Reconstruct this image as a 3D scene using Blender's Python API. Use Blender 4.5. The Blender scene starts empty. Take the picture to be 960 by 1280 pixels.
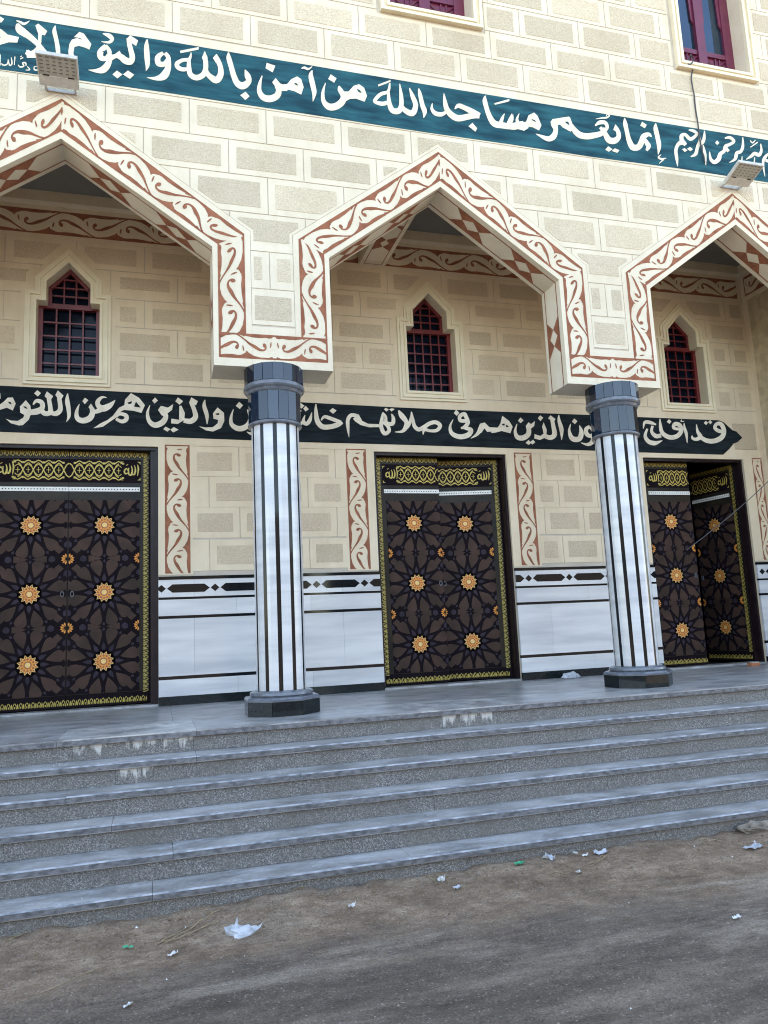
import bpy, math, random
from mathutils import Vector, Matrix, noise
from mathutils.geometry import tessellate_polygon
random.seed(7)
SC = bpy.context.scene
COL = SC.collection
PI = math.pi
R = math.radians

# ------------------------------------------------------------------ camera
F, CX, CY = 956.6, 481.4, 641.1
CAM = Vector((-2.7701, -6.6222, 0.6702))
YAW, PIT, ROL = 0.2923, 0.1501, -0.0468
fw = Vector((math.sin(YAW)*math.cos(PIT), math.cos(YAW)*math.cos(PIT), math.sin(PIT)))
r0 = Vector((math.cos(YAW), -math.sin(YAW), 0)); u0 = r0.cross(fw)
rt = r0*math.cos(ROL) + u0*math.sin(ROL); up = -r0*math.sin(ROL) + u0*math.cos(ROL)
cd = bpy.data.cameras.new('camera'); cam = bpy.data.objects.new('camera', cd); COL.objects.link(cam)
m = Matrix((rt, up, -fw)).transposed().to_4x4(); m.translation = CAM
cam.matrix_world = m
cd.sensor_fit = 'VERTICAL'; cd.sensor_height = 24; cd.lens = F/1280*24
cd.shift_x = (480-CX)/1280; cd.shift_y = (CY-640)/1280
cd.clip_start = 0.05; cd.clip_end = 2000
SC.camera = cam
def at(px, py, Y):
    """point of the wall plane y=Y seen at a pixel of the photograph"""
    d = fw + rt*((px-CX)/F) - up*((py-CY)/F)
    return CAM + d*((Y-CAM.y)/d.y)

# ------------------------------------------------------------------ light
SUN_EL, SUN_AZ = R(39), R(12)       # sun high behind the building: the whole front stands in its shade
w = bpy.data.worlds.new('World'); SC.world = w; w.use_nodes = True
nt = w.node_tree; nt.nodes.clear()
sky = nt.nodes.new('ShaderNodeTexSky'); sky.sky_type = 'NISHITA'; sky.sun_disc = False
sky.sun_elevation = SUN_EL; sky.sun_rotation = SUN_AZ; sky.dust_density = 1.2; sky.air_density = 1.0; sky.ozone_density = 1.0
bg = nt.nodes.new('ShaderNodeBackground'); bg.inputs['Strength'].default_value = 0.15
wo = nt.nodes.new('ShaderNodeOutputWorld')
nt.links.new(sky.outputs[0], bg.inputs[0]); nt.links.new(bg.outputs[0], wo.inputs[0])
sl = bpy.data.lights.new('sun', 'SUN'); sl.energy = 4.0; sl.angle = R(0.5); sl.color = (1, .95, .88)
so = bpy.data.objects.new('sun', sl); COL.objects.link(so)
sd = Vector((math.sin(SUN_AZ)*math.cos(SUN_EL), math.cos(SUN_AZ)*math.cos(SUN_EL), math.sin(SUN_EL)))
so.rotation_euler = sd.to_track_quat('Z', 'Y').to_euler(); so.location = (0, 20, 40)
vs = SC.view_settings
vs.view_transform = 'Standard'; vs.look = 'None'; vs.exposure = 2.8; vs.gamma = 1; vs.use_curve_mapping = False
try:
    vs.use_white_balance = True; vs.white_balance_temperature = 7700; vs.white_balance_tint = 10
except Exception: pass
SC.cycles.use_denoising = True; SC.cycles.pixel_filter_type = 'BLACKMAN_HARRIS'; SC.cycles.filter_width = 1.1
SC.cycles.max_bounces = 8; SC.cycles.diffuse_bounces = 5

# ------------------------------------------------------------------ materials
def mat(name, c, c2=None, scale=6, rough=.7, bump=0, bscale=60, metal=0, spec=.5, dirt=0, detail=5, stretch=None, coat=0, vary=0, streak=0):
    M = bpy.data.materials.new(name); M.use_nodes = True
    t = M.node_tree; b = t.nodes['Principled BSDF']
    b.inputs['Roughness'].default_value = rough; b.inputs['Metallic'].default_value = metal
    b.inputs['Specular IOR Level'].default_value = spec
    if coat: b.inputs['Coat Weight'].default_value = coat
    g = t.nodes.new('ShaderNodeNewGeometry'); vec = g.outputs['Position']
    if stretch:
        mp = t.nodes.new('ShaderNodeMapping'); mp.inputs['Scale'].default_value = stretch
        t.links.new(vec, mp.inputs[0]); vec = mp.outputs[0]
    n = t.nodes.new('ShaderNodeTexNoise'); n.inputs['Scale'].default_value = scale; n.inputs['Detail'].default_value = detail
    t.links.new(vec, n.inputs['Vector'])
    r = t.nodes.new('ShaderNodeValToRGB'); r.color_ramp.elements[0].position = .35; r.color_ramp.elements[1].position = .65
    c2 = c2 or tuple(x*.86 for x in c)
    r.color_ramp.elements[0].color = (*c2, 1); r.color_ramp.elements[1].color = (*c, 1)
    t.links.new(n.outputs[0], r.inputs[0]); out = r.outputs[0]
    if dirt:
        n3 = t.nodes.new('ShaderNodeTexNoise'); n3.inputs['Scale'].default_value = 1.3; n3.inputs['Detail'].default_value = 9; n3.inputs['Roughness'].default_value = .65
        t.links.new(g.outputs['Position'], n3.inputs['Vector'])
        mr = t.nodes.new('ShaderNodeMapRange'); mr.inputs[1].default_value = .45; mr.inputs[2].default_value = .75; mr.inputs[3].default_value = 0; mr.inputs[4].default_value = dirt
        t.links.new(n3.outputs[0], mr.inputs[0])
        mx = t.nodes.new('ShaderNodeMix'); mx.data_type = 'RGBA'; mx.blend_type = 'MULTIPLY'
        t.links.new(mr.outputs[0], mx.inputs[0]); t.links.new(out, mx.inputs[6]); mx.inputs[7].default_value = (.62, .55, .45, 1); out = mx.outputs[2]
    if streak:      # faint rain and dust runs
        mp = t.nodes.new('ShaderNodeMapping'); mp.inputs['Scale'].default_value = (5, 5, .55); t.links.new(g.outputs['Position'], mp.inputs[0])
        n4 = t.nodes.new('ShaderNodeTexNoise'); n4.inputs['Scale'].default_value = 1.6; n4.inputs['Detail'].default_value = 8; n4.inputs['Roughness'].default_value = .6; t.links.new(mp.outputs[0], n4.inputs['Vector'])
        m4 = t.nodes.new('ShaderNodeMapRange'); m4.inputs[1].default_value = .42; m4.inputs[2].default_value = .72; m4.inputs[4].default_value = streak; t.links.new(n4.outputs[0], m4.inputs[0])
        x4 = t.nodes.new('ShaderNodeMix'); x4.data_type = 'RGBA'; x4.blend_type = 'MULTIPLY'; t.links.new(m4.outputs[0], x4.inputs[0]); t.links.new(out, x4.inputs[6]); x4.inputs[7].default_value = (.72, .64, .52, 1); out = x4.outputs[2]
    if vary:        # each piece its own tone
        oi = t.nodes.new('ShaderNodeObjectInfo'); m5 = t.nodes.new('ShaderNodeMapRange'); m5.inputs[3].default_value = 1-vary; m5.inputs[4].default_value = 1+vary*.6; t.links.new(oi.outputs['Random'], m5.inputs[0])
        cb = t.nodes.new('ShaderNodeCombineColor'); [t.links.new(m5.outputs[0], cb.inputs[i]) for i in range(3)]
        x5 = t.nodes.new('ShaderNodeMix'); x5.data_type = 'RGBA'; x5.blend_type = 'MULTIPLY'; x5.inputs[0].default_value = 1; t.links.new(out, x5.inputs[6]); t.links.new(cb.outputs[0], x5.inputs[7]); out = x5.outputs[2]
    t.links.new(out, b.inputs['Base Color'])
    if bump:
        n2 = t.nodes.new('ShaderNodeTexNoise'); n2.inputs['Scale'].default_value = bscale; n2.inputs['Detail'].default_value = 4
        t.links.new(g.outputs['Position'], n2.inputs['Vector'])
        bp = t.nodes.new('ShaderNodeBump'); bp.inputs['Strength'].default_value = bump; bp.inputs['Distance'].default_value = .01
        t.links.new(n2.outputs[0], bp.inputs['Height']); t.links.new(bp.outputs[0], b.inputs['Normal'])
    return M
CREAM = mat('cream_paint', (.75, .665, .52), (.70, .615, .47), 3, .75, .2, 40, dirt=.35, spec=.25, streak=.22)
TAN = mat('tan_stucco', (.69, .59, .44), (.57, .48, .35), 75, .92, 1.0, 90, dirt=.35, detail=3, spec=.15, vary=.12)
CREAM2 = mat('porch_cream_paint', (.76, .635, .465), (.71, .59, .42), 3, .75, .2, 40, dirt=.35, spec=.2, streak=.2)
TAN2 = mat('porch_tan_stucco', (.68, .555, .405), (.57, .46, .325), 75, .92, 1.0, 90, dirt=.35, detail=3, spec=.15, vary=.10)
JOINT = mat('pencil_joint', (.56, .49, .40), (.48, .42, .34), 5, .9)
BROWN = mat('brick_red_paint', (.34, .130, .072), (.24, .088, .05), 11, .8, .1, spec=.2, detail=8)
LETTER = mat('letter_paint', (.78, .71, .57), (.66, .585, .46), 12, .8, .1, spec=.2, detail=8)
BLUE = mat('blue_band_paint', (.020, .108, .135), (.009, .045, .066), 5, .85, .2, spec=.15, stretch=(.5, 1, 3), detail=9)
NAVY = mat('navy_band_paint', (.016, .024, .028), (.008, .012, .015), 9, .85, spec=.12, stretch=(.5, 1, 3), detail=9)
SIDE = mat('patchy_render', (.60, .49, .32), (.44, .355, .235), 8, .9, .4, 30, dirt=.3)
WMARB = mat('white_marble', (.68, .675, .66), (.50, .51, .52), 2.6, .16, stretch=(.35, 1, 3.4), detail=11, dirt=.12, vary=.07)
BMARB = mat('black_granite', (.006, .008, .010), (.010, .012, .014), 80, .06, spec=.22)
BTILE = mat('black_polished_tile', (.005, .013, .027), (.008, .018, .036), 60, .03, spec=.6, vary=.6)  # blue base colour carries the sky's reflection, its depth varied per tile
BMARB2 = mat('black_skirting', (.006, .009, .010), (.013, .018, .018), 30, .06, spec=.3)
RING = mat('grey_moulding', (.15, .165, .19), (.10, .11, .13), 20, .12)
DWOOD = mat('dark_jamb', (.022, .012, .014), (.012, .007, .009), 10, .35, spec=.25)
DPANEL = mat('door_ground', (.007, .0045, .006), (.010, .006, .008), 8, .6, spec=.06)
PETAL = mat('door_petal', (.068, .038, .028), (.038, .024, .018), 5, .5, spec=.12)
KITE = mat('door_kite', (.042, .031, .042), (.028, .022, .030), 10, .5, spec=.08)
DFRAME = mat('door_frame_film', (.034, .028, .018), (.014, .012, .010), 3, .35, spec=.15)
GOLD = mat('gold_print', (.62, .47, .10), (.34, .26, .06), 90, .4, metal=.1)
CREAMO = mat('pale_gold_print', (.84, .54, .20), None, 40, .5, spec=.3)
ORANGE = mat('orange_print', (.78, .31, .06), (.66, .24, .045), 40, .5, spec=.3)
RUST = mat('rust_print', (.36, .11, .03), None, 40, .5)
WHITE = mat('white_print', (.80, .78, .72), None, 20, .5)
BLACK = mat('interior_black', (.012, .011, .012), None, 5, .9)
WFRAME = mat('window_moulding', (.78, .69, .50), (.72, .63, .45), 5, .7)
MAROON = mat('maroon_metal', (.17, .018, .022), (.12, .014, .018), 10, .4)
PURPLE = mat('plum_frame', (.15, .018, .05), (.12, .014, .04), 10, .35)
GLASS = mat('dark_glass', (.006, .010, .022), (.004, .006, .012), 3, .12, spec=.12)
LGLASS = mat('mirror_glass', (.05, .08, .12), None, 3, .03, metal=.75)
LAMPG = mat('lamp_housing', (.55, .53, .48), (.45, .43, .39), 20, .45)
LED = mat('lamp_lens', (.42, .40, .34), (.36, .35, .30), 40, .3)
LEDD = mat('lamp_led', (.16, .15, .13), None, 40, .4)
CABLE = mat('cable_grey', (.05, .05, .055), None, 20, .6)
BAG = mat('thin_plastic', (.50, .52, .55), (.34, .36, .39), 18, .3, detail=8)
GREEN = mat('green_wrapper', (.02, .32, .16), None, 20, .4)
PAPER = mat('paper_scrap', (.72, .72, .70), (.5, .5, .48), 30, .8)
STRAW = mat('dry_straw', (.36, .28, .17), (.22, .17, .10), 30, .9)
CLOD = mat('dirt_clod', (.21, .145, .09), (.13, .085, .05), 30, .95)
STONE = mat('pebble', (.27, .22, .17), (.15, .125, .10), 12, .9)
CLAY = mat('clay_block', (.45, .17, .08), None, 20, .9)
CEIL = mat('shade_toned_ceiling', (.20, .185, .16), (.17, .155, .135), 2, .8)  # dark base colour deepens the shade in the upper porch

def tread_mat(stain=False):
    M = mat('cement_splashed_slab' if stain else 'grey_marble_slab', (.47, .455, .44), (.215, .21, .205), 3.6, .30, .12, 90, stretch=(.8, 1.5, 1), detail=13)
    t = M.node_tree; b = t.nodes['Principled BSDF']; g = t.nodes.new('ShaderNodeNewGeometry')
    src = b.inputs['Base Color'].links[0].from_socket
    # white veins and chalky scuffs
    mp = t.nodes.new('ShaderNodeMapping'); mp.inputs['Scale'].default_value = (.7, 2, 2); t.links.new(g.outputs['Position'], mp.inputs[0])
    n = t.nodes.new('ShaderNodeTexNoise'); n.inputs['Scale'].default_value = 4.2; n.inputs['Detail'].default_value = 14; n.inputs['Roughness'].default_value = .78; n.inputs['Distortion'].default_value = 1.2
    t.links.new(mp.outputs[0], n.inputs['Vector'])
    r = t.nodes.new('ShaderNodeValToRGB'); r.color_ramp.elements[0].position = .50; r.color_ramp.elements[0].color = (0, 0, 0, 1); r.color_ramp.elements[1].position = .64; r.color_ramp.elements[1].color = (.75, .75, .75, 1)
    t.links.new(n.outputs[0], r.inputs[0])
    mx = t.nodes.new('ShaderNodeMix'); mx.data_type = 'RGBA'; t.links.new(r.outputs[0], mx.inputs[0]); t.links.new(src, mx.inputs[6]); mx.inputs[7].default_value = (.55, .57, .60, 1)
    # dark grime blotches
    n2 = t.nodes.new('ShaderNodeTexNoise'); n2.inputs['Scale'].default_value = 26; n2.inputs['Detail'].default_value = 12; n2.inputs['Roughness'].default_value = .8; t.links.new(g.outputs['Position'], n2.inputs['Vector'])
    r2 = t.nodes.new('ShaderNodeValToRGB'); r2.color_ramp.elements[0].position = .3; r2.color_ramp.elements[0].color = (.62, .60, .58, 1); r2.color_ramp.elements[1].position = .6; r2.color_ramp.elements[1].color = (1, 1, 1, 1)
    t.links.new(n2.outputs[0], r2.inputs[0])
    m2 = t.nodes.new('ShaderNodeMix'); m2.data_type = 'RGBA'; m2.blend_type = 'MULTIPLY'; m2.inputs[0].default_value = 1
    t.links.new(mx.outputs[2], m2.inputs[6]); t.links.new(r2.outputs[0], m2.inputs[7]); out = m2.outputs[2]
    if stain:
        n3 = t.nodes.new('ShaderNodeTexNoise'); n3.inputs['Scale'].default_value = 4; n3.inputs['Detail'].default_value = 12; n3.inputs['Roughness'].default_value = .8; t.links.new(g.outputs['Position'], n3.inputs['Vector'])
        r3 = t.nodes.new('ShaderNodeValToRGB'); r3.color_ramp.elements[0].position = .47; r3.color_ramp.elements[1].position = .56; t.links.new(n3.outputs[0], r3.inputs[0])
        m3 = t.nodes.new('ShaderNodeMix'); m3.data_type = 'RGBA'; t.links.new(r3.outputs[0], m3.inputs[0]); t.links.new(out, m3.inputs[6]); m3.inputs[7].default_value = (.55, .53, .49, 1); out = m3.outputs[2]
    t.links.new(out, b.inputs['Base Color'])
    return M
def granite_mat(name, stain):
    M = bpy.data.materials.new(name); M.use_nodes = True; t = M.node_tree; b = t.nodes['Principled BSDF']
    b.inputs['Roughness'].default_value = .55
    g = t.nodes.new('ShaderNodeNewGeometry'); P = g.outputs['Position']
    v = t.nodes.new('ShaderNodeTexVoronoi'); v.inputs['Scale'].default_value = 190; t.links.new(P, v.inputs['Vector'])
    s = t.nodes.new('ShaderNodeSeparateColor'); t.links.new(v.outputs['Color'], s.inputs[0])
    r = t.nodes.new('ShaderNodeValToRGB'); e = r.color_ramp.elements
    e[0].position = 0; e[0].color = (.07, .067, .064, 1); e[1].position = .55; e[1].color = (.165, .158, .15, 1)
    x = e.new(.82); x.color = (.25, .24, .225, 1); x = e.new(.96); x.color = (.38, .37, .35, 1)
    r.color_ramp.interpolation = 'CONSTANT' if False else 'LINEAR'
    t.links.new(s.outputs[0], r.inputs[0])
    n = t.nodes.new('ShaderNodeTexNoise'); n.inputs['Scale'].default_value = 3; n.inputs['Detail'].default_value = 10; n.inputs['Roughness'].default_value = .7
    t.links.new(P, n.inputs['Vector'])
    mr = t.nodes.new('ShaderNodeMapRange'); mr.inputs[1].default_value = .38; mr.inputs[2].default_value = .68; mr.inputs[4].default_value = .7; t.links.new(n.outputs[0], mr.inputs[0])
    mx = t.nodes.new('ShaderNodeMix'); mx.data_type = 'RGBA'; t.links.new(mr.outputs[0], mx.inputs[0]); t.links.new(r.outputs[0], mx.inputs[6]); mx.inputs[7].default_value = (.145, .13, .11, 1)
    out = mx.outputs[2]
    if stain:       # spilt white cement, dried in drips
        mp = t.nodes.new('ShaderNodeMapping'); mp.inputs['Scale'].default_value = (16, 3, 2.2); t.links.new(P, mp.inputs[0])
        n2 = t.nodes.new('ShaderNodeTexNoise'); n2.inputs['Scale'].default_value = 1.3; n2.inputs['Detail'].default_value = 9; n2.inputs['Roughness'].default_value = .7; t.links.new(mp.outputs[0], n2.inputs['Vector'])
        r2 = t.nodes.new('ShaderNodeValToRGB'); r2.color_ramp.elements[0].position = .51; r2.color_ramp.elements[1].position = .62
        n5 = t.nodes.new('ShaderNodeTexNoise'); n5.inputs['Scale'].default_value = 5; n5.inputs['Detail'].default_value = 10; n5.inputs['Roughness'].default_value = .8; t.links.new(P, n5.inputs['Vector'])
        a5 = t.nodes.new('ShaderNodeMath'); a5.operation = 'MULTIPLY_ADD'; t.links.new(n5.outputs[0], a5.inputs[0]); a5.inputs[1].default_value = .8; a5.inputs[2].default_value = -.4
        b5 = t.nodes.new('ShaderNodeMath'); b5.operation = 'ADD'; t.links.new(a5.outputs[0], b5.inputs[0]); t.links.new(n2.outputs[0], b5.inputs[1])
        sz = t.nodes.new('ShaderNodeSeparateXYZ'); t.links.new(P, sz.inputs[0])
        dz = t.nodes.new('ShaderNodeMath'); dz.operation = 'DIVIDE'; t.links.new(sz.outputs[2], dz.inputs[0]); dz.inputs[1].default_value = .1527
        fz_ = t.nodes.new('ShaderNodeMath'); fz_.operation = 'FRACT'; t.links.new(dz.outputs[0], fz_.inputs[0])
        mz = t.nodes.new('ShaderNodeMath'); mz.operation = 'MULTIPLY_ADD'; t.links.new(fz_.outputs[0], mz.inputs[0]); mz.inputs[1].default_value = .38; mz.inputs[2].default_value = -.16; 
        az = t.nodes.new('ShaderNodeMath'); az.operation = 'ADD'; t.links.new(b5.outputs[0], az.inputs[0]); t.links.new(mz.outputs[0], az.inputs[1]); t.links.new(az.outputs[0], r2.inputs[0])
        m3 = t.nodes.new('ShaderNodeMix'); m3.data_type = 'RGBA'; t.links.new(r2.outputs[0], m3.inputs[0]); t.links.new(out, m3.inputs[6]); m3.inputs[7].default_value = (.55, .53, .49, 1); out = m3.outputs[2]
    t.links.new(out, b.inputs['Base Color'])
    bp = t.nodes.new('ShaderNodeBump'); bp.inputs['Strength'].default_value = .35; bp.inputs['Distance'].default_value = .004; t.links.new(v.outputs['Distance'], bp.inputs['Height']); t.links.new(bp.outputs[0], b.inputs['Normal'])
    return M
TREAD = tread_mat(); TREADS = tread_mat(True); NOSE = mat('weathered_nosing', (.20, .20, .205), (.085, .086, .09), 42, .45, .2, 70, detail=11, stretch=(.5, 1, 1)); EDGE = mat('worn_marble_edge', (.42, .43, .45), (.15, .16, .175), 14, .35, .1, 60, detail=10); GRAN = granite_mat('grey_terrazzo', False); GRANS = granite_mat('cement_splashed_terrazzo', True)

def ground_mat():
    M = bpy.data.materials.new('dusty_road'); M.use_nodes = True; t = M.node_tree; b = t.nodes['Principled BSDF']; b.inputs['Roughness'].default_value = .93
    g = t.nodes.new('ShaderNodeNewGeometry'); P = g.outputs['Position']
    def noi(sc, det=8, ro=.6, st=None, dis=0):
        n = t.nodes.new('ShaderNodeTexNoise'); n.inputs['Scale'].default_value = sc; n.inputs['Detail'].default_value = det; n.inputs['Roughness'].default_value = ro; n.inputs['Distortion'].default_value = dis
        if st:
            mp = t.nodes.new('ShaderNodeMapping'); mp.inputs['Scale'].default_value = st; mp.inputs['Rotation'].default_value = (0, 0, R(-8)); t.links.new(P, mp.inputs[0]); t.links.new(mp.outputs[0], n.inputs['Vector'])
        else: t.links.new(P, n.inputs['Vector'])
        return n.outputs[0]
    def ramp(s, *st):
        r = t.nodes.new('ShaderNodeValToRGB'); e = r.color_ramp.elements
        e[0].position, e[0].color = st[0][0], (*st[0][1], 1); e[1].position, e[1].color = st[-1][0], (*st[-1][1], 1)
        for p_, c_ in st[1:-1]: x = e.new(p_); x.color = (*c_, 1)
        t.links.new(s, r.inputs[0]); return r.outputs[0]
    def mix(f, a, c, mode='MIX'):
        x = t.nodes.new('ShaderNodeMix'); x.data_type = 'RGBA'; x.blend_type = mode
        if isinstance(f, float): x.inputs[0].default_value = f
        else: t.links.new(f, x.inputs[0])
        for i, q in ((6, a), (7, c)):
            if isinstance(q, tuple): x.inputs[i].default_value = (*q, 1)
            else: t.links.new(q, x.inputs[i])
        return x.outputs[2]
    dirt = ramp(noi(5, 10, .7), (.3, (.12, .076, .047)), (.5, (.235, .162, .108)), (.72, (.38, .285, .20)))
    asph = ramp(noi(3.5, 10, .65, (.35, 1.6, 1)), (.3, (.080, .059, .044)), (.52, (.142, .108, .083)), (.75, (.25, .20, .155)))
    sx = t.nodes.new('ShaderNodeSeparateXYZ'); t.links.new(P, sx.inputs[0])
    # border of the dirt: y about -2.35 + 0.13 (x+1), broken by noise
    m1 = t.nodes.new('ShaderNodeMath'); m1.operation = 'MULTIPLY_ADD'; t.links.new(sx.outputs[0], m1.inputs[0]); m1.inputs[1].default_value = .04; m1.inputs[2].default_value = 2.62
    m2 = t.nodes.new('ShaderNodeMath'); m2.operation = 'ADD'; t.links.new(sx.outputs[1], m2.inputs[0]); t.links.new(m1.outputs[0], m2.inputs[1])
    m3 = t.nodes.new('ShaderNodeMath'); m3.operation = 'MULTIPLY_ADD'; t.links.new(noi(1.7, 9, .65, (.5, 1.3, 1)), m3.inputs[0]); m3.inputs[1].default_value = 1.6; t.links.new(m2.outputs[0], m3.inputs[2])
    k = t.nodes.new('ShaderNodeMapRange'); k.inputs[1].default_value = .60; k.inputs[2].default_value = 1.1; t.links.new(m3.outputs[0], k.inputs[0])
    c = mix(k.outputs[0], asph, dirt)
    dust = ramp(noi(1.4, 11, .72, (.4, 1.5, 1), .5), (.53, (0, 0, 0)), (.70, (.75, .75, .75)))
    c = mix(dust, c, (.36, .305, .24))
    v = t.nodes.new('ShaderNodeTexVoronoi'); v.inputs['Scale'].default_value = 130; t.links.new(P, v.inputs['Vector'])
    s = t.nodes.new('ShaderNodeSeparateColor'); t.links.new(v.outputs['Color'], s.inputs[0])
    sp = ramp(s.outputs[1], (.93, (0, 0, 0)), (.99, (.45, .45, .45)))
    c = mix(sp, c, (.34, .31, .27))
    s2 = ramp(s.outputs[0], (.0, (.6, .6, .6)), (.3, (1, 1, 1)))
    c = mix(1.0, c, s2, 'MULTIPLY')
    c = mix(1.0, c, ramp(noi(85, 5, .7), (.35, (.62, .60, .58)), (.65, (1.0, 1.0, 1.0))), 'MULTIPLY')
    c = mix(1.0, c, ramp(noi(13, 10, .75, (.7, 1.3, 1)), (.36, (.66, .63, .60)), (.60, (1.0, 1.0, 1.0))), 'MULTIPLY')
    v2 = t.nodes.new('ShaderNodeTexVoronoi'); v2.inputs['Scale'].default_value = 34; v2.inputs['Randomness'].default_value = 1; t.links.new(P, v2.inputs['Vector'])
    d2 = ramp(v2.outputs['Distance'], (.10, (1, 1, 1)), (.16, (0, 0, 0)))
    s3 = t.nodes.new('ShaderNodeSeparateColor'); t.links.new(v2.outputs['Color'], s3.inputs[0])
    k2 = ramp(s3.outputs[0], (.80, (0, 0, 0)), (.86, (.7, .7, .7)))
    c = mix(mix(1.0, d2, k2, 'MULTIPLY'), c, (.36, .31, .25))
    hs = t.nodes.new('ShaderNodeHueSaturation'); hs.inputs['Value'].default_value = 1.5; t.links.new(c, hs.inputs['Color']); c = hs.outputs[0]
    t.links.new(c, b.inputs['Base Color'])
    bp = t.nodes.new('ShaderNodeBump'); bp.inputs['Strength'].default_value = 1; bp.inputs['Distance'].default_value = .02
    t.links.new(noi(22, 12, .75), bp.inputs['Height']); t.links.new(bp.outputs[0], b.inputs['Normal'])
    return M
GROUND = ground_mat()

# ------------------------------------------------------------------ helpers
class MB:
    """collects faces, builds one mesh"""
    def __init__(s): s.v = []; s.f = []; s.m = []; s.mats = []
    def mi(s, M):
        if M not in s.mats: s.mats.append(M)
        return s.mats.index(M)
    def face(s, pts, M):
        k = len(s.v); s.v += [tuple(p) for p in pts]; s.f.append(tuple(range(k, k+len(pts)))); s.m.append(s.mi(M))
    def box(s, a, b, M, skip=()):
        x0, y0, z0 = a; x1, y1, z1 = b
        P = [(x0,y0,z0),(x1,y0,z0),(x1,y1,z0),(x0,y1,z0),(x0,y0,z1),(x1,y0,z1),(x1,y1,z1),(x0,y1,z1)]
        for n, q in (('b',(3,2,1,0)),('t',(4,5,6,7)),('f',(0,1,5,4)),('k',(2,3,7,6)),('l',(3,0,4,7)),('r',(1,2,6,5))):
            if n not in skip: s.face([P[i] for i in q], M)
    def poly(s, pts2, fn, h, M, holes=()):
        """flat polygon (may be concave) on a mapped plane"""
        loops = [[Vector((p[0], p[1], 0)) for p in L] for L in (pts2, *holes)]
        tr = tessellate_polygon(loops); flat = [p for L in loops for p in L]
        k = len(s.v); s.v += [tuple(fn(p.x, p.y, h)) for p in flat]
        i = s.mi(M)
        for a, b, c in tr:
            A, B, C = flat[a], flat[b], flat[c]
            if abs((B-A).cross(C-A).z) < 1e-10: continue
            if (B-A).cross(C-A).z < 0: b, c = c, b
            s.f.append((k+a, k+b, k+c)); s.m.append(i)
    def slab(s, pts2, fn, h0, h1, M, side=None, holes=()):
        s.poly(pts2, fn, h1, M, holes)
        for L in (pts2, *holes):
            n = len(L)
            for i in range(n):
                a, b = L[i], L[(i+1) % n]
                s.face([fn(*a, h0), fn(*b, h0), fn(*b, h1), fn(*a, h1)], side or M)
    def stroke(s, pts, fn, h, M, crown=.0015, n=4):
        """brush stroke: a ribbon of varying width with a slight crown"""
        P = [pts[0]] + list(pts) + [pts[-1]]
        S = []
        for i in range(1, len(P)-2):
            for j in range(n + (i == len(P)-3)):
                t = j/n; a, b, c, d = P[i-1], P[i], P[i+1], P[i+2]
                q = [.5*((2*b[k]) + (-a[k]+c[k])*t + (2*a[k]-5*b[k]+4*c[k]-d[k])*t*t + (-a[k]+3*b[k]-3*c[k]+d[k])*t**3) for k in range(3)]
                S.append((q[0], q[1], max(q[2], min(b[2], c[2])*.6, 1e-4)))
        k = len(s.v); mi = s.mi(M)
        for i, q in enumerate(S):
            a = S[max(0, i-1)]; b = S[min(len(S)-1, i+1)]
            dx, dy = b[0]-a[0], b[1]-a[1]; L = math.hypot(dx, dy) or 1
            nx, ny = -dy/L*q[2]/2, dx/L*q[2]/2
            s.v += [tuple(fn(q[0]+nx, q[1]+ny, h)), tuple(fn(q[0], q[1], h+crown)), tuple(fn(q[0]-nx, q[1]-ny, h))]
        for i in range(len(S)-1):
            a = k+3*i; s.f += [(a, a+1, a+4, a+3), (a+1, a+2, a+5, a+4)]; s.m += [mi, mi]
    def mesh(s, name):
        me = bpy.data.meshes.new(name); me.from_pydata(s.v, [], s.f)
        for M in s.mats: me.materials.append(M)
        me.polygons.foreach_set('material_index', s.m); me.update(); return me
    def build(s, name, parent=None, loc=None, smooth=False):
        me = s.mesh(name)
        if smooth:
            for p in me.polygons: p.use_smooth = True
        return link(name, me, parent, loc)
def link(name, me, parent=None, loc=None, rot=None):
    o = bpy.data.objects.new(name, me); COL.objects.link(o)
    if parent: o.parent = parent
    if loc is not None: o.location = loc
    if rot is not None: o.rotation_euler = rot
    return o
def empty(name, parent=None, loc=(0, 0, 0), rz=0):
    o = link(name, None, parent, loc); o.rotation_euler = (0, 0, rz); o.empty_display_size = .2; return o
def tag(o, label=None, cat=None, group=None, kind=None):
    if label: o['label'] = label
    if cat: o['category'] = cat
    if group: o['group'] = group
    if kind: o['kind'] = kind
    return o
def wall(Y):            # plane y=Y facing the street
    return lambda u, v, h: (u, Y-h, v)
def clip(poly, a, b, c):      # keep a*x+b*y+c >= 0
    out = []
    for i in range(len(poly)):
        p, q = poly[i], poly[(i+1) % len(poly)]
        dp, dq = a*p[0]+b*p[1]+c, a*q[0]+b*q[1]+c
        if dp >= 0: out.append(p)
        if (dp > 0 and dq < 0) or (dp < 0 and dq > 0):
            t = dp/(dp-dq); out.append((p[0]+(q[0]-p[0])*t, p[1]+(q[1]-p[1])*t))
    return out
def area(p): return abs(sum(p[i][0]*p[(i+1) % len(p)][1]-p[(i+1) % len(p)][0]*p[i][1] for i in range(len(p))))/2
def subtract(pieces, B):
    """pieces minus convex counter-clockwise polygon B"""
    res = []
    for A in pieces:
        rest = A
        for i in range(len(B)):
            p, q = B[i], B[(i+1) % len(B)]
            a, b = -(q[1]-p[1]), q[0]-p[0]; c = -(a*p[0]+b*p[1])
            o = clip(rest, -a, -b, -c)
            if len(o) > 2 and area(o) > 1e-5: res.append(o)
            rest = clip(rest, a, b, c)
            if len(rest) < 3 or area(rest) < 1e-6: rest = None; break
    return res
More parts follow.
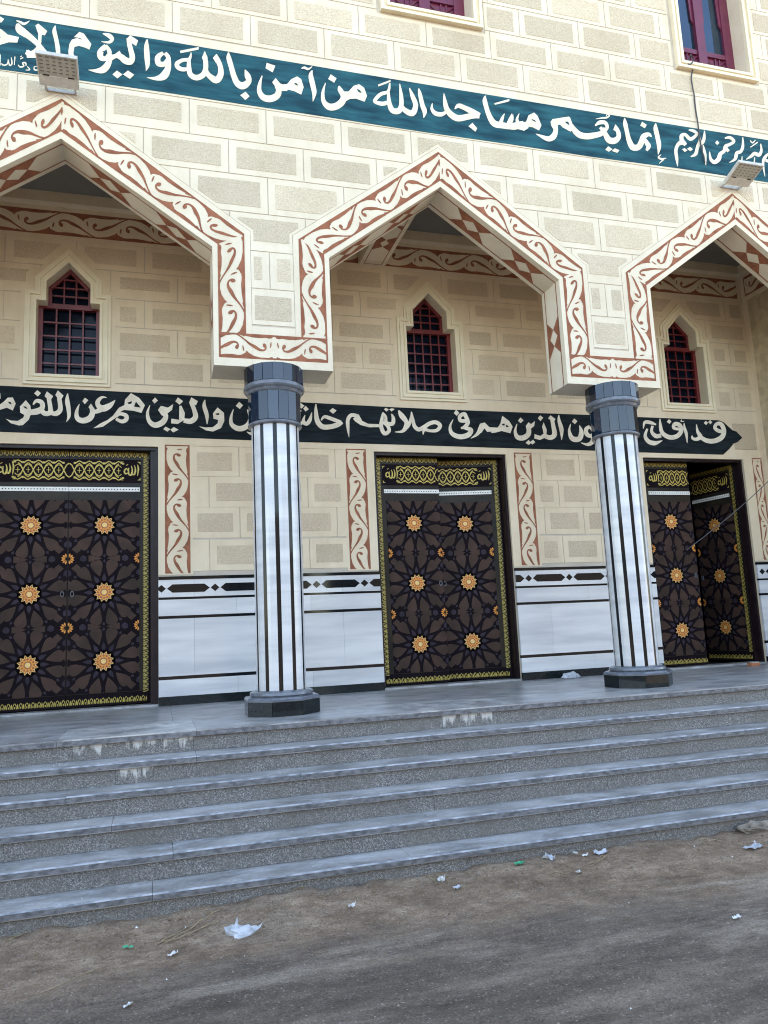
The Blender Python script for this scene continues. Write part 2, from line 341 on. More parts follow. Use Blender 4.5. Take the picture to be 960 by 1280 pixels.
def cliprect(p, x0, z0, x1, z1):
    for a, b, c in ((1, 0, -x0), (-1, 0, x1), (0, 1, -z0), (0, -1, z1)):
        p = clip(p, a, b, c)
        if len(p) < 3: return []
    return p
def rect(x0, z0, x1, z1): return [(x0, z0), (x1, z0), (x1, z1), (x0, z1)]
def lathe(mb, prof, M, seg=48, a0=0, cx=0, cy=0):
    for i in range(seg):
        a, b = a0+2*PI*i/seg, a0+2*PI*(i+1)/seg
        for (r1, z1), (r2, z2) in zip(prof, prof[1:]):
            mb.face([(cx+r1*math.cos(a), cy+r1*math.sin(a), z1), (cx+r1*math.cos(b), cy+r1*math.sin(b), z1), (cx+r2*math.cos(b), cy+r2*math.sin(b), z2), (cx+r2*math.cos(a), cy+r2*math.sin(a), z2)], M)
def tube(mb, pts, r, M, n=6):
    pts = [Vector(p) for p in pts]; rings = []
    for i, p in enumerate(pts):
        d = (pts[min(i+1, len(pts)-1)]-pts[max(i-1, 0)]).normalized()
        a = d.cross(Vector((0, 0, 1)) if abs(d.z) < .9 else Vector((1, 0, 0))).normalized(); b = d.cross(a)
        rings.append([p+(a*math.cos(2*PI*k/n)+b*math.sin(2*PI*k/n))*r for k in range(n)])
    for A, B in zip(rings, rings[1:]):
        for k in range(n): mb.face([A[k], A[(k+1) % n], B[(k+1) % n], B[k]], M)
    mb.face(rings[0][::-1], M); mb.face(rings[-1], M)

# ------------------------------------------------------------------ measures
D = .372            # depth of the arcade wall
B = 1.70            # porch back wall
ZG = -.91           # street
ZS, ZA, ZB = 4.155, 5.032, 3.04
TOP = 10.2
ARCH = [(-7.1, -8.3, -5.85), (-3.573, -4.79, -2.2915), (-.04, -1.215, 1.215), (3.547, 2.3121, 4.75)]    # apex x, left jamb, right jamb
UWIN = [-7.12, -3.575, -.019, 3.538, 7.1]
UH, UB, UT = .465, 7.0, 8.75
XL, XR = -8.6, 8.6
mosque = tag(empty('mosque', loc=(0, 0, 0)), 'cream mosque front with three pointed arches on striped columns and Arabic inscription bands', 'mosque')

# ------------------------------------------------------------------ arcade wall
fr = wall(0)
aw = MB()
out = [(XL, ZB+.0)]
prof = [(XL, ZB)] + [p for c, l, r_ in ARCH for p in ((l, ZB), (l, ZS), (c, ZA), (r_, ZS), (r_, ZB))] + [(5.12, ZB), (5.12, 0), (XR, 0), (XR, TOP), (XL, TOP)]
hol = [rect(x-UH, UB, x+UH, UT) for x in UWIN if abs(x) < 8]
hol = [h[::-1] for h in hol]
aw.poly(prof, fr, 0, JOINT, hol)
aw.poly(prof, wall(D), 0, CREAM, hol)
for i in range(len(prof)):
    a, b = prof[i], prof[(i+1) % len(prof)]
    aw.face([fr(*a, 0), fr(*b, 0), fr(*b, -D), fr(*a, -D)], CREAM)
for L in hol:
    for i in range(4):
        a, b = L[i], L[(i+1) % 4]; aw.face([fr(*a, 0), fr(*b, 0), fr(*b, -.25), fr(*a, -.25)], CREAM)
awall = aw.build('arcade_wall', mosque)

# upper storey mass behind, roof, ends
ms = MB()
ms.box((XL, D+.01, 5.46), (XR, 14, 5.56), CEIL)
ms.box((XL, D+.002, TOP-.15), (XR, 14, TOP), CREAM)
ms.box((XL-.25, .0, ZG), (XL, 14, TOP), CREAM)
ms.box((XR, .0, ZG), (XR+.25, 14, TOP), CREAM)
ms.box((XL, 13.8, ZG), (XR, 14, TOP), CREAM)
ms.build('building_body', mosque)

# outlines of the painted arch frames
def arch_out(c, l, r_, o, oz):      # outline pushed outwards by o
    return [(l-o, ZB-1), (l-o, ZS+.55*o), (c, ZA+1.27*o+oz), (r_+o, ZS+.55*o), (r_+o, ZB-1)]
def ccw_arch(c, l, r_, o): return [(l-o, ZB-1), (r_+o, ZB-1), (r_+o, ZS+.55*o), (c, ZA+1.27*o), (l-o, ZS+.55*o)]

# band edges, traced
BT = [(-40,13),(0,18.8),(100,35.3),(200,50.8),(310,69.5),(390,82.8),(530,106),(640,124),(740,140.5),(850,158),(960,175.8),(1050,190)]
BBm = [(-40,81),(0,87.3),(100,101),(200,115.2),(310,132),(390,144),(530,165.6),(640,181.2),(740,196.6),(850,211.2),(960,228.5),(1050,242)]
bt = [(at(x, y, 0).x, at(x, y, 0).z) for x, y in BT]; bb = [(at(x, y, 0).x, at(x, y, 0).z) for x, y in BBm]
bt[0] = (-8.5, bt[1][1]); bb[0] = (-8.5, bb[1][1]); bt[-1] = (8.5, bt[-2][1]); bb[-1] = (8.5, bb[-2][1])
band = MB(); band.slab(bb + bt[::-1], fr, 0, .009, BLUE)
band_o = band.build('blue_inscription_band', mosque)

# cream courses directly over and under the band
def lerp_z(L, x):
    for (x0, z0), (x1, z1) in zip(L, L[1:]):
        if x0 <= x <= x1: return z0+(z1-z0)*(x-x0)/(x1-x0)
    return L[-1][1]
mg = MB()
mg.slab([(p[0], p[1]) for p in bt] + [(8.5, 6.242), (-8.5, 6.242)], fr, 0, .006, CREAM)
mg.slab([(-8.5, 5.605)] + [(x, min(z-.0, 5.7)) for x, z in []] + [(8.5, 5.605)] + [(p[0], p[1]) for p in bb[::-1]], fr, 0, .006, CREAM)
mg.build('plain_course', mosque)

# painted blocks
PAINT = [CREAM, TAN]
def block(mb_pieces_plate, pieces_tan, fn, parent, hp=.006):
    mb = MB()
    for p in mb_pieces_plate: mb.slab(p, fn, 0, hp, PAINT[0])
    for p in pieces_tan: mb.slab(p, fn, hp-.001, hp+.003, PAINT[1])
    return mb
share = {}
def lay_block(x0, z0, x1, z1, plate, excl_p, excl_t, fn, Y, parent, zone=None):
    """x0..z1: tan rectangle; plate: margins (l, b, r, t) to the joint"""
    pr = rect(x0-plate[0], z0-plate[1], x1+plate[2], z1+plate[3]); tr = rect(x0, z0, x1, z1)
    if zone:
        pr = cliprect(pr, *zone); 
        if not pr or area(pr) < .002: return
        tz = (zone[0]+.05, zone[1]+.05, zone[2]-.05, zone[3]-.05)
        tr = cliprect(tr, *tz)
    P, T = [pr], [tr] if tr else []
    for E in excl_p: P = subtract(P, E)
    for E in excl_t: T = subtract(T, E) if T else T
    T = [q for q in T if area(q) > .0035 and min(max(p[0] for p in q)-min(p[0] for p in q), max(p[1] for p in q)-min(p[1] for p in q)) > .055]
    if not P: return
    full = len(P) == 1 and len(P[0]) == 4 and len(T) == 1 and abs(area(P[0])-(x1-x0+plate[0]+plate[2])*(z1-z0+plate[1]+plate[3])) < 1e-6 and abs(area(T[0])-(x1-x0)*(z1-z0)) < 1e-6
    if full:
        key = (round(x1-x0, 3), round(z1-z0, 3), tuple(round(q, 3) for q in plate), PAINT[0].name)
        if key not in share:
            mb = block([[(a-x0, b-z0) for a, b in P[0]]], [[(a-x0, b-z0) for a, b in T[0]]], wall(0), parent); share[key] = mb.mesh('brick')
        return link('brick', share[key], parent, (x0, Y, z0))
    return block(P, T, fn, parent).build('brick', parent)
exP = [ccw_arch(c, l, r_, .344) for c, l, r_ in ARCH]; exT = [ccw_arch(c, l, r_, .372) for c, l, r_ in ARCH]
for x in UWIN: exP.append(rect(x-.60, 6.875, x+.60, 9)); exT.append(rect(x-.64, 6.835, x+.64, 9))
g = .0045
rowA = [-5.30,-4.58,-3.86,-3.14,-2.411,-1.705,-.973,-.254,.425,1.104,1.826,2.55,3.27,3.99,4.71]
rowB = [-5.0,-4.26,-3.53,-2.814,-2.06,-1.357,-.63,.06,.77,1.465,2.2,2.92,3.64,4.36,5.1]
rows = [(5.548,5.345,5.60,5.245,rowA),(5.175,4.962,5.245,4.90,rowB),(4.84,4.59,4.90,4.525,rowA),(4.474,4.255,4.525,4.155,rowB),(4.098,3.875,4.155,3.79,rowA),(3.72,3.49,3.79,3.44,rowB)]
for zt, zb, pt, pb, xs in rows:
    for i in range(len(xs)-1):
        x0 = xs[i]; nx = xs[i+1]; x1 = nx-.145; gl = (nx-x1)/2
        lay_block(x0, zb, x1, zt, (.0725-g, zb-pb-g, gl-g, pt-zt-g), exP, exT, fr, 0, awall)
rC = [1.792-.725*k for k in range(9, -6, -1)]; rD = [1.43-.725*k for k in range(9, -6, -1)]
for k in range(7):
    zb = 6.302+.333*k; zt = zb+.238; xs = (rC, rD)[k % 2]
    for x0 in xs:
        if x0 < -5.6 or x0 > 5.3: continue
        lay_block(x0, zb, x0+.58, zt, (.0725-g, .0475-g, .0725-g, .0475-g), exP, exT, fr, 0, awall)

# painted frame round each arch: raised ring, brick-red ground lines, vine motif
def vine(mb, quads, h, halfp, ph=0):
    """quads: list of (A0,A1,B0,B1) : A edge t=0 start/end, B edge t=1"""
    k = ph
    for (A0, A1, B0, B1, n) in quads:
        for j in range(n):
            fl = (k % 2); k += 1
            def f(s_, t_, hh, j=j, fl=fl):
                if fl: t_ = 1-t_
                q = (j+s_)/n; q = min(max(q, 0), 1)
                x = (A0[0]+(A1[0]-A0[0])*q)*(1-t_)+(B0[0]+(B1[0]-B0[0])*q)*t_
                z = (A0[1]+(A1[1]-A0[1])*q)*(1-t_)+(B0[1]+(B1[1]-B0[1])*q)*t_
                return quads_fn(x, z, hh)
            c = lambda P: [((y-290)/265, (x-45)/205) for x, y in P]
            asp = 205/265
            def st(P):       # ribbons drawn in a square frame then squeezed
                g2 = lambda a, b_, hh: f(a, b_, hh)
                pts = [((y-290)/205, (x-45)/205, w_/205) for x, y, w_ in P]
                mb.stroke(pts, lambda a, b_, hh: f(a*asp, b_, hh), h+.0006, BROWN, .0008, 3)
            st([(176,392,12),(160,386,32),(140,374,17),(121,392,14),(122,430,20),(142,474,28),(165,524,20),(194,568,13),(222,612,11),(240,650,12)])
            mb.poly(c([(237,300),(225,310),(220,335),(225,370),(219,430),(222,500),(230,560),(237,600)]), f, h+.0002+.0003*fl, BROWN)
            st([(143,331,5),(165,325,13),(190,321,6)])
            mb.poly(c([(58,425),(70,490),(94,540),(112,560),(94,568),(84,586),(80,600),(70,606),(58,640)]), f, h+.0003*fl, BROWN)
            mb.poly(c([(58,310),(70,310),(61,342),(58,345)]), f, h+.0003*fl, BROWN)
        for s0, s1 in ((0, .068), (.932, 1)):
            P = [(A0[0]+(B0[0]-A0[0])*s0, A0[1]+(B0[1]-A0[1])*s0), (A0[0]+(B0[0]-A0[0])*s1, A0[1]+(B0[1]-A0[1])*s1),
                 (A1[0]+(B1[0]-A1[0])*s1, A1[1]+(B1[1]-A1[1])*s1), (A1[0]+(B1[0]-A1[0])*s0, A1[1]+(B1[1]-A1[1])*s0)]
            mb.poly(P, quads_fn, h-.0005, BROWN)
quads_fn = fr
h_ring = .008
for ai, (c, l, r_) in enumerate(ARCH):
    ring = MB()
    o = [(l-.34, ZB+.0), (l-.34, ZS+.187), (c, ZA+.432), (r_+.34, ZS+.187), (r_+.34, ZB)]
    i_ = [(l, ZB), (l, ZS), (c, ZA), (r_, ZS), (r_, ZB)]
    if ai == 0: continue
    # keep the rings off the pier centres so that neighbours never overlap
    for k in range(4):
        ring.slab([o[k], o[k+1], i_[k+1], i_[k]][::-1], fr, 0, h_ring, CREAM)
    ring.build('arch_frame', mosque)
for c, l, r_ in ARCH[1:]:
    vb = MB()
    e = .045; wd = .242
    O = [(l-e-wd, ZB+.31), (l-e-wd, ZS+.156), (c, ZA+.383), (r_+e+wd, ZS+.156), (r_+e+wd, ZB+.31)]
    I = [(l-e, ZB+.31), (l-e, ZS+.03), (c, ZA+.066), (r_+e, ZS+.03), (r_+e, ZB+.31)]
    Q = [(O[0], O[1], I[0], I[1], 3), (O[1], O[2], I[1], I[2], 6), (O[2], O[3], I[2], I[3], 6), (O[3], O[4], I[3], I[4], 3)]
    vine(vb, Q, h_ring+.002, 0, 1)
    # bud at the point
    vb.stroke([(c+.004, ZA+.30, .004), (c+.002, ZA+.26, .016), (c, ZA+.225, .004)], fr, h_ring+.0045, BROWN, .0006)
    vb.build('vine_border', mosque)
# strips across the feet of the piers
for (x0, x1) in ((-2.2915, -1.215), (1.215, 2.3121), (-5.85, -4.79)):
    pf = MB()
    pf.slab(rect(x0+.341, ZB, x1-.341, ZB+.385), fr, 0, h_ring, CREAM)
    xa, xb = x0+.045, x1-.045; za, zc = ZB+.075, ZB+.31
    pf_l = [((xa, zc), (xa+.242, zc)), ]
    # bottom strip of two mirrored half scrolls
    xm = (xa+xb)/2
    vine(pf, [((xm, za), (xa, za), (xm, zc), (xa, zc), 2)], h_ring+.002, 0, 0)
    vine(pf, [((xm, za), (xb, za), (xm, zc), (xb, zc), 2)], h_ring+.002, 0, 0)
    for xx, s_ in ((xa, 1), (xb, -1)):
        a_, b_ = sorted((xx, xx+s_*.0155)); pf.poly(rect(a_, za+.016, b_, zc), fr, h_ring+.0032, BROWN)
    # margins inside the pier, painted cream between blocks and frame
    pf.build('pier_foot_border', mosque)

# soffit of the arches
def soffit(P0, P1, y0, y1, segs, inward, parent, name='soffit_panel'):
    """strip from P0 to P1 (x,z), depth y0..y1, pattern towards 'inward'"""
    a = Vector((P0[0], P0[1])); b = Vector((P1[0], P1[1])); L = (b-a).length; d = (b-a)/L; n = Vector(inward).normalized()
    fn = lambda s_, t_, h: (a.x+d.x*s_+n.x*h, t_, a.y+d.y*s_+n.y*h)
    mb = MB(); e0, e1 = y0+.062, y1-.058
    for t0 in (e0, e1-.012): mb.poly(rect(0.0, t0, L, t0+.015), fn, .002, BROWN)
    t0, t1 = e0+.012, e1-.012; mid = (t0+t1)/2
    for kind, s0, s1 in segs:
        s0 *= L; s1 *= L
        if kind == 'h':    # brown corners either side of a long hexagon
            q = min(.11, (s1-s0)*.4)
            for sa, sg in ((s0, 1), (s1, -1)):
                if (sa > .02 and sa < L-.02):
                    mb.poly([(sa, mid), (sa+sg*q, t0), (sa, t0)], fn, .002, BROWN); mb.poly([(sa, mid), (sa+sg*q, t1), (sa, t1)], fn, .002, BROWN)
        else:
            m_ = (s0+s1)/2; hh = (t1-t0)*.33
            mb.poly([(s0, t0), (s1, t0), (s1, mid), (m_, mid-hh), (s0, mid)], fn, .002, BROWN)
            mb.poly([(s0, t1), (s1, t1), (s1, mid), (m_, mid+hh), (s0, mid)], fn, .002, BROWN)
    o = mb.build(name, parent); return o
SL = [('h', 0, .24), ('d', .24, .38), ('h', .38, .69), ('d', .69, .83), ('h', .83, 1)]
for c, l, r_ in ARCH[1:]:
    nl = (ZA-ZS, -(c-l)); nr = (-(ZA-ZS), -(r_-c))
    soffit((c, ZA), (r_, ZS), 0, D, SL, nr, mosque)
    soffit((c, ZA), (l, ZS), 0, D, SL, nl, mosque)
    for x, s_ in ((l, 1), (r_, -1)):
        soffit((x, ZS), (x, ZB), 0, D, [('h', 0, .42), ('d', .42, .58), ('h', .58, 1)], (s_, 0), mosque)

# upper windows
def moulding(mb, pts, steps, fn, M):
    """nested picture-frame steps: steps = [(offset outwards, width, height)]; pts ccw opening polygon"""
    n = len(pts)
    def off(d):
        out_ = []
        for i in range(n):
            p0, p1, p2 = Vector(pts[i-1]), Vector(pts[i]), Vector(pts[(i+1) % n])
            a = (p1-p0).normalized(); b = (p2-p1).normalized()
            na, nb = Vector((a.y, -a.x)), Vector((b.y, -b.x)); k = 1+na.dot(nb)
            out_.append(tuple(p1+(na+nb)*(d/k)))
        return out_
    for d0, wd_, h in steps:
        A, C = off(d0), off(d0+wd_)
        for i in range(n):
            j = (i+1) % n
            mb.face([fn(*A[i], h), fn(*C[i], h), fn(*C[j], h), fn(*A[j], h)], M)
            mb.face([fn(*C[i], h), fn(*C[i], 0), fn(*C[j], 0), fn(*C[j], h)], M)
            mb.face([fn(*A[i], 0), fn(*A[i], h), fn(*A[j], h), fn(*A[j], 0)], M)
for x in UWIN[1:4]:
    wn = empty('upper_window', mosque, (x, .18, UB))
    f0 = wall(0)
    mo = MB(); moulding(mo, rect(-UH, 0, UH, UT-UB), [(0, .035, .045), (.035, .03, .03), (.065, .033, .055)], lambda u, v, h: (u, -.18-h, v), WFRAME); mo.build('moulding', wn)
    s = MB()
    s.box((-UH, 0, 0), (-UH+.12, .06, UT-UB), PURPLE); s.box((UH-.12, 0, 0), (UH, .06, UT-UB), PURPLE)
    s.box((-UH+.12, .0, 0), (UH-.12, .06, .05), PURPLE); s.box((-UH+.12, .0, UT-UB-.1), (UH-.12, .06, UT-UB), PURPLE)
    s.box((-.06, -.012, .05), (.06, .05, UT-UB-.1), PURPLE); s.box((-UH+.12, .004, .33), (-.06, .05, .39), PURPLE); s.box((.06, .004, .33), (UH-.12, .05, .39), PURPLE)
    s.build('frame', wn)
    for sg in (-1, 1):
        x0, x1 = sorted((sg*.06, sg*(UH-.12))); m_ = (x0+x1)/2
        p = MB(); p.box((x0, .03, .05), (x1, .05, .33), PURPLE)
        q = lambda u, v, h: (u, .03-h, v)
        for P in ([(x0, .06), (m_, .19), (x1, .06)], [(x0, .32), (m_, .19), (x1, .32)], [(x0, .12), (x0+.07, .19), (x0, .26)], [(x1, .12), (x1-.07, .19), (x1, .26)], [(m_, .05), (m_, .33)], [(m_-.06, .05), (m_-.06, .13), (m_, .19)], [(m_+.06, .33), (m_+.06, .25), (m_, .19)]):
            p.stroke([(a, b_, .022) for a, b_ in P], q, .012, PURPLE, .006, 1)
        p.build('star_panel', wn)
        gl = MB(); gl.box((x0, .035, .39), (x1, .045, UT-UB-.1), LGLASS); gl.build('pane', wn)
        # shoulders narrowing the pane towards a point
        for ss in (-1, 1):
            e = m_+ss*(x1-x0)/2
            sh = MB(); sh.slab([(e, .74), (e-ss*.035, .80), (e-ss*.045, 1.2), (e-ss*.10, 1.35), (e, 1.5)], q, .0, .018, PURPLE); sh.build('pane_shoulder', wn)

# ------------------------------------------------------------------ calligraphy
def word(items, o, s, Y, par, MH, hbase, name='word'):
    mb = MB(); k = 0
    def fn(u, v, h):
        p = at(o[0]+u/s, o[1]+v/s, Y); return (p.x, Y-h, p.z)
    for kind, P in items:
        k += 1; h = hbase+.0004*k
        if kind == 's': mb.stroke(P, fn, h, LETTER, .0012)
        elif kind == 'p': mb.poly(P, fn, h, LETTER)
        else: mb.poly(P, fn, hbase+.004+.0002*k, MH)
    mb.build(name, par)
S_, P_, H_ = 's', 'p', 'h'
def blue(o, s, *items): word(items, o, s, 0, band_o, BLUE, .0105)
blue((0,10),8,(P_,[(-30,200),(20,225),(80,275),(192,300),(175,355),(90,352),(0,378),(-30,380)]),(P_,[(-10,85),(45,120),(15,155),(-20,150)]),(H_,[(-30,285),(12,303),(-10,318),(-30,320)]))
blue((0,10),8,(S_,[(165,135,10),(205,150,22),(245,168,26),(298,138,6)]),(S_,[(178,165,30),(200,225,80),(290,290,62),(370,360,52),(430,430,48),(478,475,35)]),(P_,[(355,185),(385,165),(475,240),(450,285),(420,275),(415,350),(380,355),(385,270)]),(S_,[(400,340,35),(385,400,38),(355,450,60),(310,475,68),(268,445,50)]),(P_,[(265,428),(310,440),(400,470),(420,512),(270,508)]))
blue((0,10),8,(S_,[(555,185,8),(545,240,42),(565,330,42),(580,420,45),(585,500,40)]),(P_,[(740,300),(795,248),(840,265),(915,370),(895,425),(850,405),(790,388),(745,400),(735,460),(755,530),(690,530),(685,440),(695,370),(720,325),(775,310),(815,325),(820,318),(780,305)]))
blue((0,10),8,(S_,[(152,495,12),(145,580,8)]),(S_,[(115,505,10),(122,565,14),(98,582,14),(85,525,9)]),(S_,[(85,525,9),(75,570,13),(40,582,14),(15,565,10)]),(S_,[(3,475,16),(4,585,8)]),(S_,[(262,590,10),(258,560,16),(228,560,14),(240,590,16),(205,600,14),(182,578,8)]),(S_,[(205,522,12),(235,505,12)]),(S_,[(205,500,10),(222,490,10)]),(S_,[(275,595,8),(300,628,14),(260,632,8)]),(S_,[(395,632,12),(350,630,14),(345,600,9),(375,598,9),(400,620,8)]))
blue((100,30),8,(S_,[(228,104,10),(290,125,45),(322,160,40),(290,192,28),(215,185,6)]),(S_,[(262,225,45),(205,290,62),(212,345,58),(262,352,45),(296,290,45),(258,222,30)]),(S_,[(296,300,42),(290,390,58),(238,462,72),(160,477,36),(85,468,5)]),(S_,[(300,352,62),(360,330,42),(412,340,60),(455,375,68),(505,385,64),(524,340,56),(508,270,50),(492,200,46),(485,150,38)]),(P_,[(355,305),(395,278),(435,335),(390,365)]),(P_,[(465,165),(500,122),(582,175),(562,230),(520,203),(475,215)]),(P_,[(325,515),(370,475),(425,515),(375,555)]),(P_,[(430,515),(480,475),(543,518),(500,560)]),(H_,[(225,285),(250,280),(280,305),(255,305)]))
blue((100,30),8,(S_,[(672,163,12),(665,230,48),(670,330,55),(675,420,42),(660,478,4)]),(S_,[(832,298,35),(780,340,56),(785,402,56),(845,408,52),(884,350,46),(850,298,36)]),(S_,[(882,350,48),(882,440,58),(840,525,80),(760,553,40),(668,544,5)]))
blue((200,40),8,(P_,[(200,195),(388,158),(385,185),(205,220)]),(S_,[(312,215,10),(292,280,34),(225,290,36),(170,325,46),(180,362,44),(225,382,42),(285,378,34)]),(S_,[(292,280,30),(288,350,45),(302,430,52),(360,465,56),(425,442,58),(455,380,50),(455,290,46),(447,205,8)]),(S_,[(455,385,42),(485,440,50),(560,490,68),(603,440,62),(605,365,50),(578,290,46),(562,232,10)]),(P_,[(418,265),(445,200),(475,262),(472,330),(438,312)]),(P_,[(528,270),(562,228),(592,290),(560,322)]))
blue((200,40),8,(S_,[(685,212,10),(686,265,48),(710,350,50),(735,440,55),(772,520,62),(830,545,74),(886,500,56),(872,440,56),(848,385,8)]),(P_,[(800,640),(855,605),(895,650),(852,688)]))
blue((310,60),8,(P_,[(185,155),(272,185),(245,252),(173,210)]),(S_,[(140,285,10),(115,370,35),(112,440,48),(150,500,62),(220,516,68),(288,485,66),(306,430,56),(288,385,50)]),(P_,[(240,350),(275,308),(320,362),(345,372),(330,420),(280,410)]),(P_,[(320,375),(390,368),(430,320),(490,292),(530,320),(555,400),(530,475),(460,440),(400,425),(385,438),(325,438)]),(H_,[(458,365),(480,360),(500,385),(480,380)]),(S_,[(530,216,6),(560,205,24),(600,220,22),(640,193,6)]),(S_,[(640,232,10),(625,285,46),(645,380,52),(660,460,44),(646,545,4)]))
blue((390,70),6.4,(P_,[(148,152),(195,185),(175,220),(127,190)]),(S_,[(106,222,6),(85,300,25),(92,370,36),(135,412,54),(190,408,56),(238,372,55),(248,325,42),(222,275,38),(214,245,10)]),(P_,[(245,290),(290,290),(330,245),(375,232),(415,260),(438,325),(418,372),(350,348),(300,350),(262,372)]),(H_,[(355,270),(380,280),(395,305),(370,295)]))
blue((390,70),6.4,(P_,[(525,235),(625,197),(627,212),(530,250)]),(S_,[(620,222,12),(606,290,25),(550,310,30),(512,345,30),(500,372,26),(560,388,34),(608,375,30)]),(S_,[(608,290,20),(615,380,35),(640,440,44),(690,445,48),(712,400,38),(710,320,30),(699,228,6)]),(S_,[(708,400,30),(740,440,40),(800,465,48),(826,400,40),(802,330,34),(776,262,8)]),(S_,[(850,266,8),(860,310,30),(880,400,36),(898,450,38),(890,502,4)]))
blue((530,90),8,(S_,[(80,318,6),(75,375,30),(110,420,44),(170,430,44),(215,408,28)]),(S_,[(195,218,5),(205,300,38),(225,380,52),(275,440,62),(340,470,64),(430,455,60),(500,440,62),(552,445,55)]),(S_,[(303,378,10),(340,345,44),(400,365,48),(480,405,56),(555,438,40)]),(P_,[(440,550),(480,515),(528,570),(510,605)]))
blue((530,90),8,(S_,[(610,243,8),(603,290,44),(625,380,46),(660,470,54),(705,525,64),(780,540,62),(860,550,58),(930,530,50),(990,520,50)]),(S_,[(800,422,6),(778,470,30),(762,520,40)]),(S_,[(885,430,6),(876,480,30),(850,530,40)]),(P_,[(697,320),(845,278),(852,290),(840,303),(705,336)]))
blue((630,110),8,(S_,[(60,395,50),(95,400,52),(135,395,46),(190,408,44),(228,385,48)]),(S_,[(75,262,6),(55,320,30),(40,370,44)]),(S_,[(147,262,6),(125,320,28),(140,370,42)]),(P_,[(160,350),(215,345),(240,280),(295,252),(330,285),(370,380),(345,432),(280,400),(240,395),(195,438),(165,420)]),(H_,[(270,318),(300,330),(315,350),(285,335)]))
blue((630,110),8,(S_,[(313,464,4),(370,490,30),(440,515,52),(490,490,60),(512,430,46),(502,370,60)]),(P_,[(460,345),(480,318),(640,292),(655,300),(680,370),(690,420),(660,443),(580,400),(555,372),(530,378),(515,440),(490,420),(470,390)]),(H_,[(605,345),(635,345),(650,380),(625,365)]),(S_,[(665,370,30),(700,430,55),(750,475,62),(820,490,62),(880,483,60),(950,468,54),(990,445,48),(1005,405,36)]),(S_,[(905,385,14),(950,352,40),(1005,355,38),(1025,402,34),(985,450,40)]),(S_,[(955,400,30),(1000,455,46),(1040,525,62),(1098,535,62),(1140,495,48),(1130,430,38),(1106,374,8)]),(P_,[(1085,425),(1105,375),(1135,420),(1120,450)]),(S_,[(910,318,5),(970,308,14),(1015,305,18),(1046,285,14),(1025,272,8),(1015,290,8)]),(P_,[(1005,625),(1035,590),(1080,620),(1040,645)]),(P_,[(1070,637),(1100,610),(1148,630),(1125,657)]))
blue((730,130),8,(S_,[(400,146,8),(406,200,42),(425,290,42),(445,370,50),(482,438,62),(540,435,60),(572,380,58),(592,330,56),(640,310,40),(670,335,10)]),(S_,[(596,352,30),(625,400,46),(640,430,46),(618,472,24)]),(P_,[(575,182),(622,215),(602,250),(556,222)]))
blue((730,130),8,(S_,[(712,198,8),(710,250,44),(730,340,45),(745,430,42),(735,512,5)]),(S_,[(765,513,8),(737,538,15),(765,555,20),(815,548,8)]),(S_,[(790,558,18),(745,602,5)]))
blue((830,140),7.385,(S_,[(120,507,4),(113,440,28),(104,360,30),(125,305,34),(165,285,48),(195,310,30)]),(S_,[(165,290,40),(155,230,38),(190,215,30),(235,255,34),(275,235,30),(298,205,26),(265,180,28),(222,172,12)]),(P_,[(160,350),(185,338),(210,360),(185,375)]),(P_,[(205,345),(235,328),(262,350),(235,368)]))
blue((830,140),7.385,(S_,[(368,178,8),(365,240,28),(350,285,34),(315,305,34),(300,345,30),(285,395,32),(240,418,8)]),(S_,[(315,205,5),(325,260,22),(315,300,28)]),(S_,[(355,310,10),(372,400,28),(380,498,5)]))
blue((830,140),7.385,(S_,[(555,248,12),(600,240,28),(640,275,28),(600,305,28),(560,325,34),(590,370,28)]),(S_,[(560,325,34),(548,365,32),(512,395,36),(498,440,42),(460,468,38),(425,440,28),(414,370,8)]),(P_,[(465,290),(485,268),(505,292),(485,310)]))
blue((830,140),7.385,(S_,[(720,238,10),(722,320,26),(702,370,30),(665,385,32),(650,440,28),(595,472,5)]),(S_,[(715,415,8),(710,480,16)]),(S_,[(885,298,10),(892,360,24),(870,402,34),(830,388,32),(800,412,28),(750,445,5)]),(S_,[(788,268,8),(810,290,14),(838,264,6)]),(S_,[(790,332,8),(858,285,12)]),(S_,[(830,425,8),(824,485,14)]))
blue((830,140),7.385,(S_,[(962,385,14),(925,425,30),(908,480,22),(926,602,6)]),(S_,[(930,450,25),(985,465,30),(1010,430,20)]))

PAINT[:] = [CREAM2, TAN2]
# ------------------------------------------------------------------ porch back wall
bk = wall(B)
DOORS = [(-4.556, -2.764), (-.371, 1.304), (3.24, 4.81)]
DZ = 2.7055
WINS = [(-3.674, 4, 5, 3), (.407, 5, 6, 3), (4.026, 4, 6, 2)]
WB, WST, WSH, WA, WW, WN = 3.449, 4.2535, 4.47, 4.696, .3125, .218
def winpoly(x): return [(x-WW, WB), (x+WW, WB), (x+WW, WST), (x+WN, WST), (x+WN, WSH), (x, WA), (x-WN, WSH), (x-WN, WST), (x-WW, WST)]
CR = 5.12
bw = MB()
prof = [(XL, 0)]
for a, b in DOORS: prof += [(a, 0), (a, DZ), (b, DZ), (b, 0)]
prof += [(CR, 0), (CR, 5.46), (XL, 5.46)]
wh = [winpoly(x)[::-1] for x, *_ in WINS]
bw.poly(prof, bk, 0, JOINT, wh)
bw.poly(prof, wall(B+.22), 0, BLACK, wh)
for i in range(len(prof)):
    a, b = prof[i], prof[(i+1) % len(prof)]; bw.face([bk(*a, 0), bk(*b, 0), bk(*b, -.22), bk(*a, -.22)], CREAM2)
for L in wh:
    for i in range(len(L)):
        a, b = L[i], L[(i+1) % len(L)]; bw.face([bk(*a, 0), bk(*b, 0), bk(*b, -.22), bk(*a, -.22)], WFRAME)
pwall = bw.build('porch_wall', mosque)
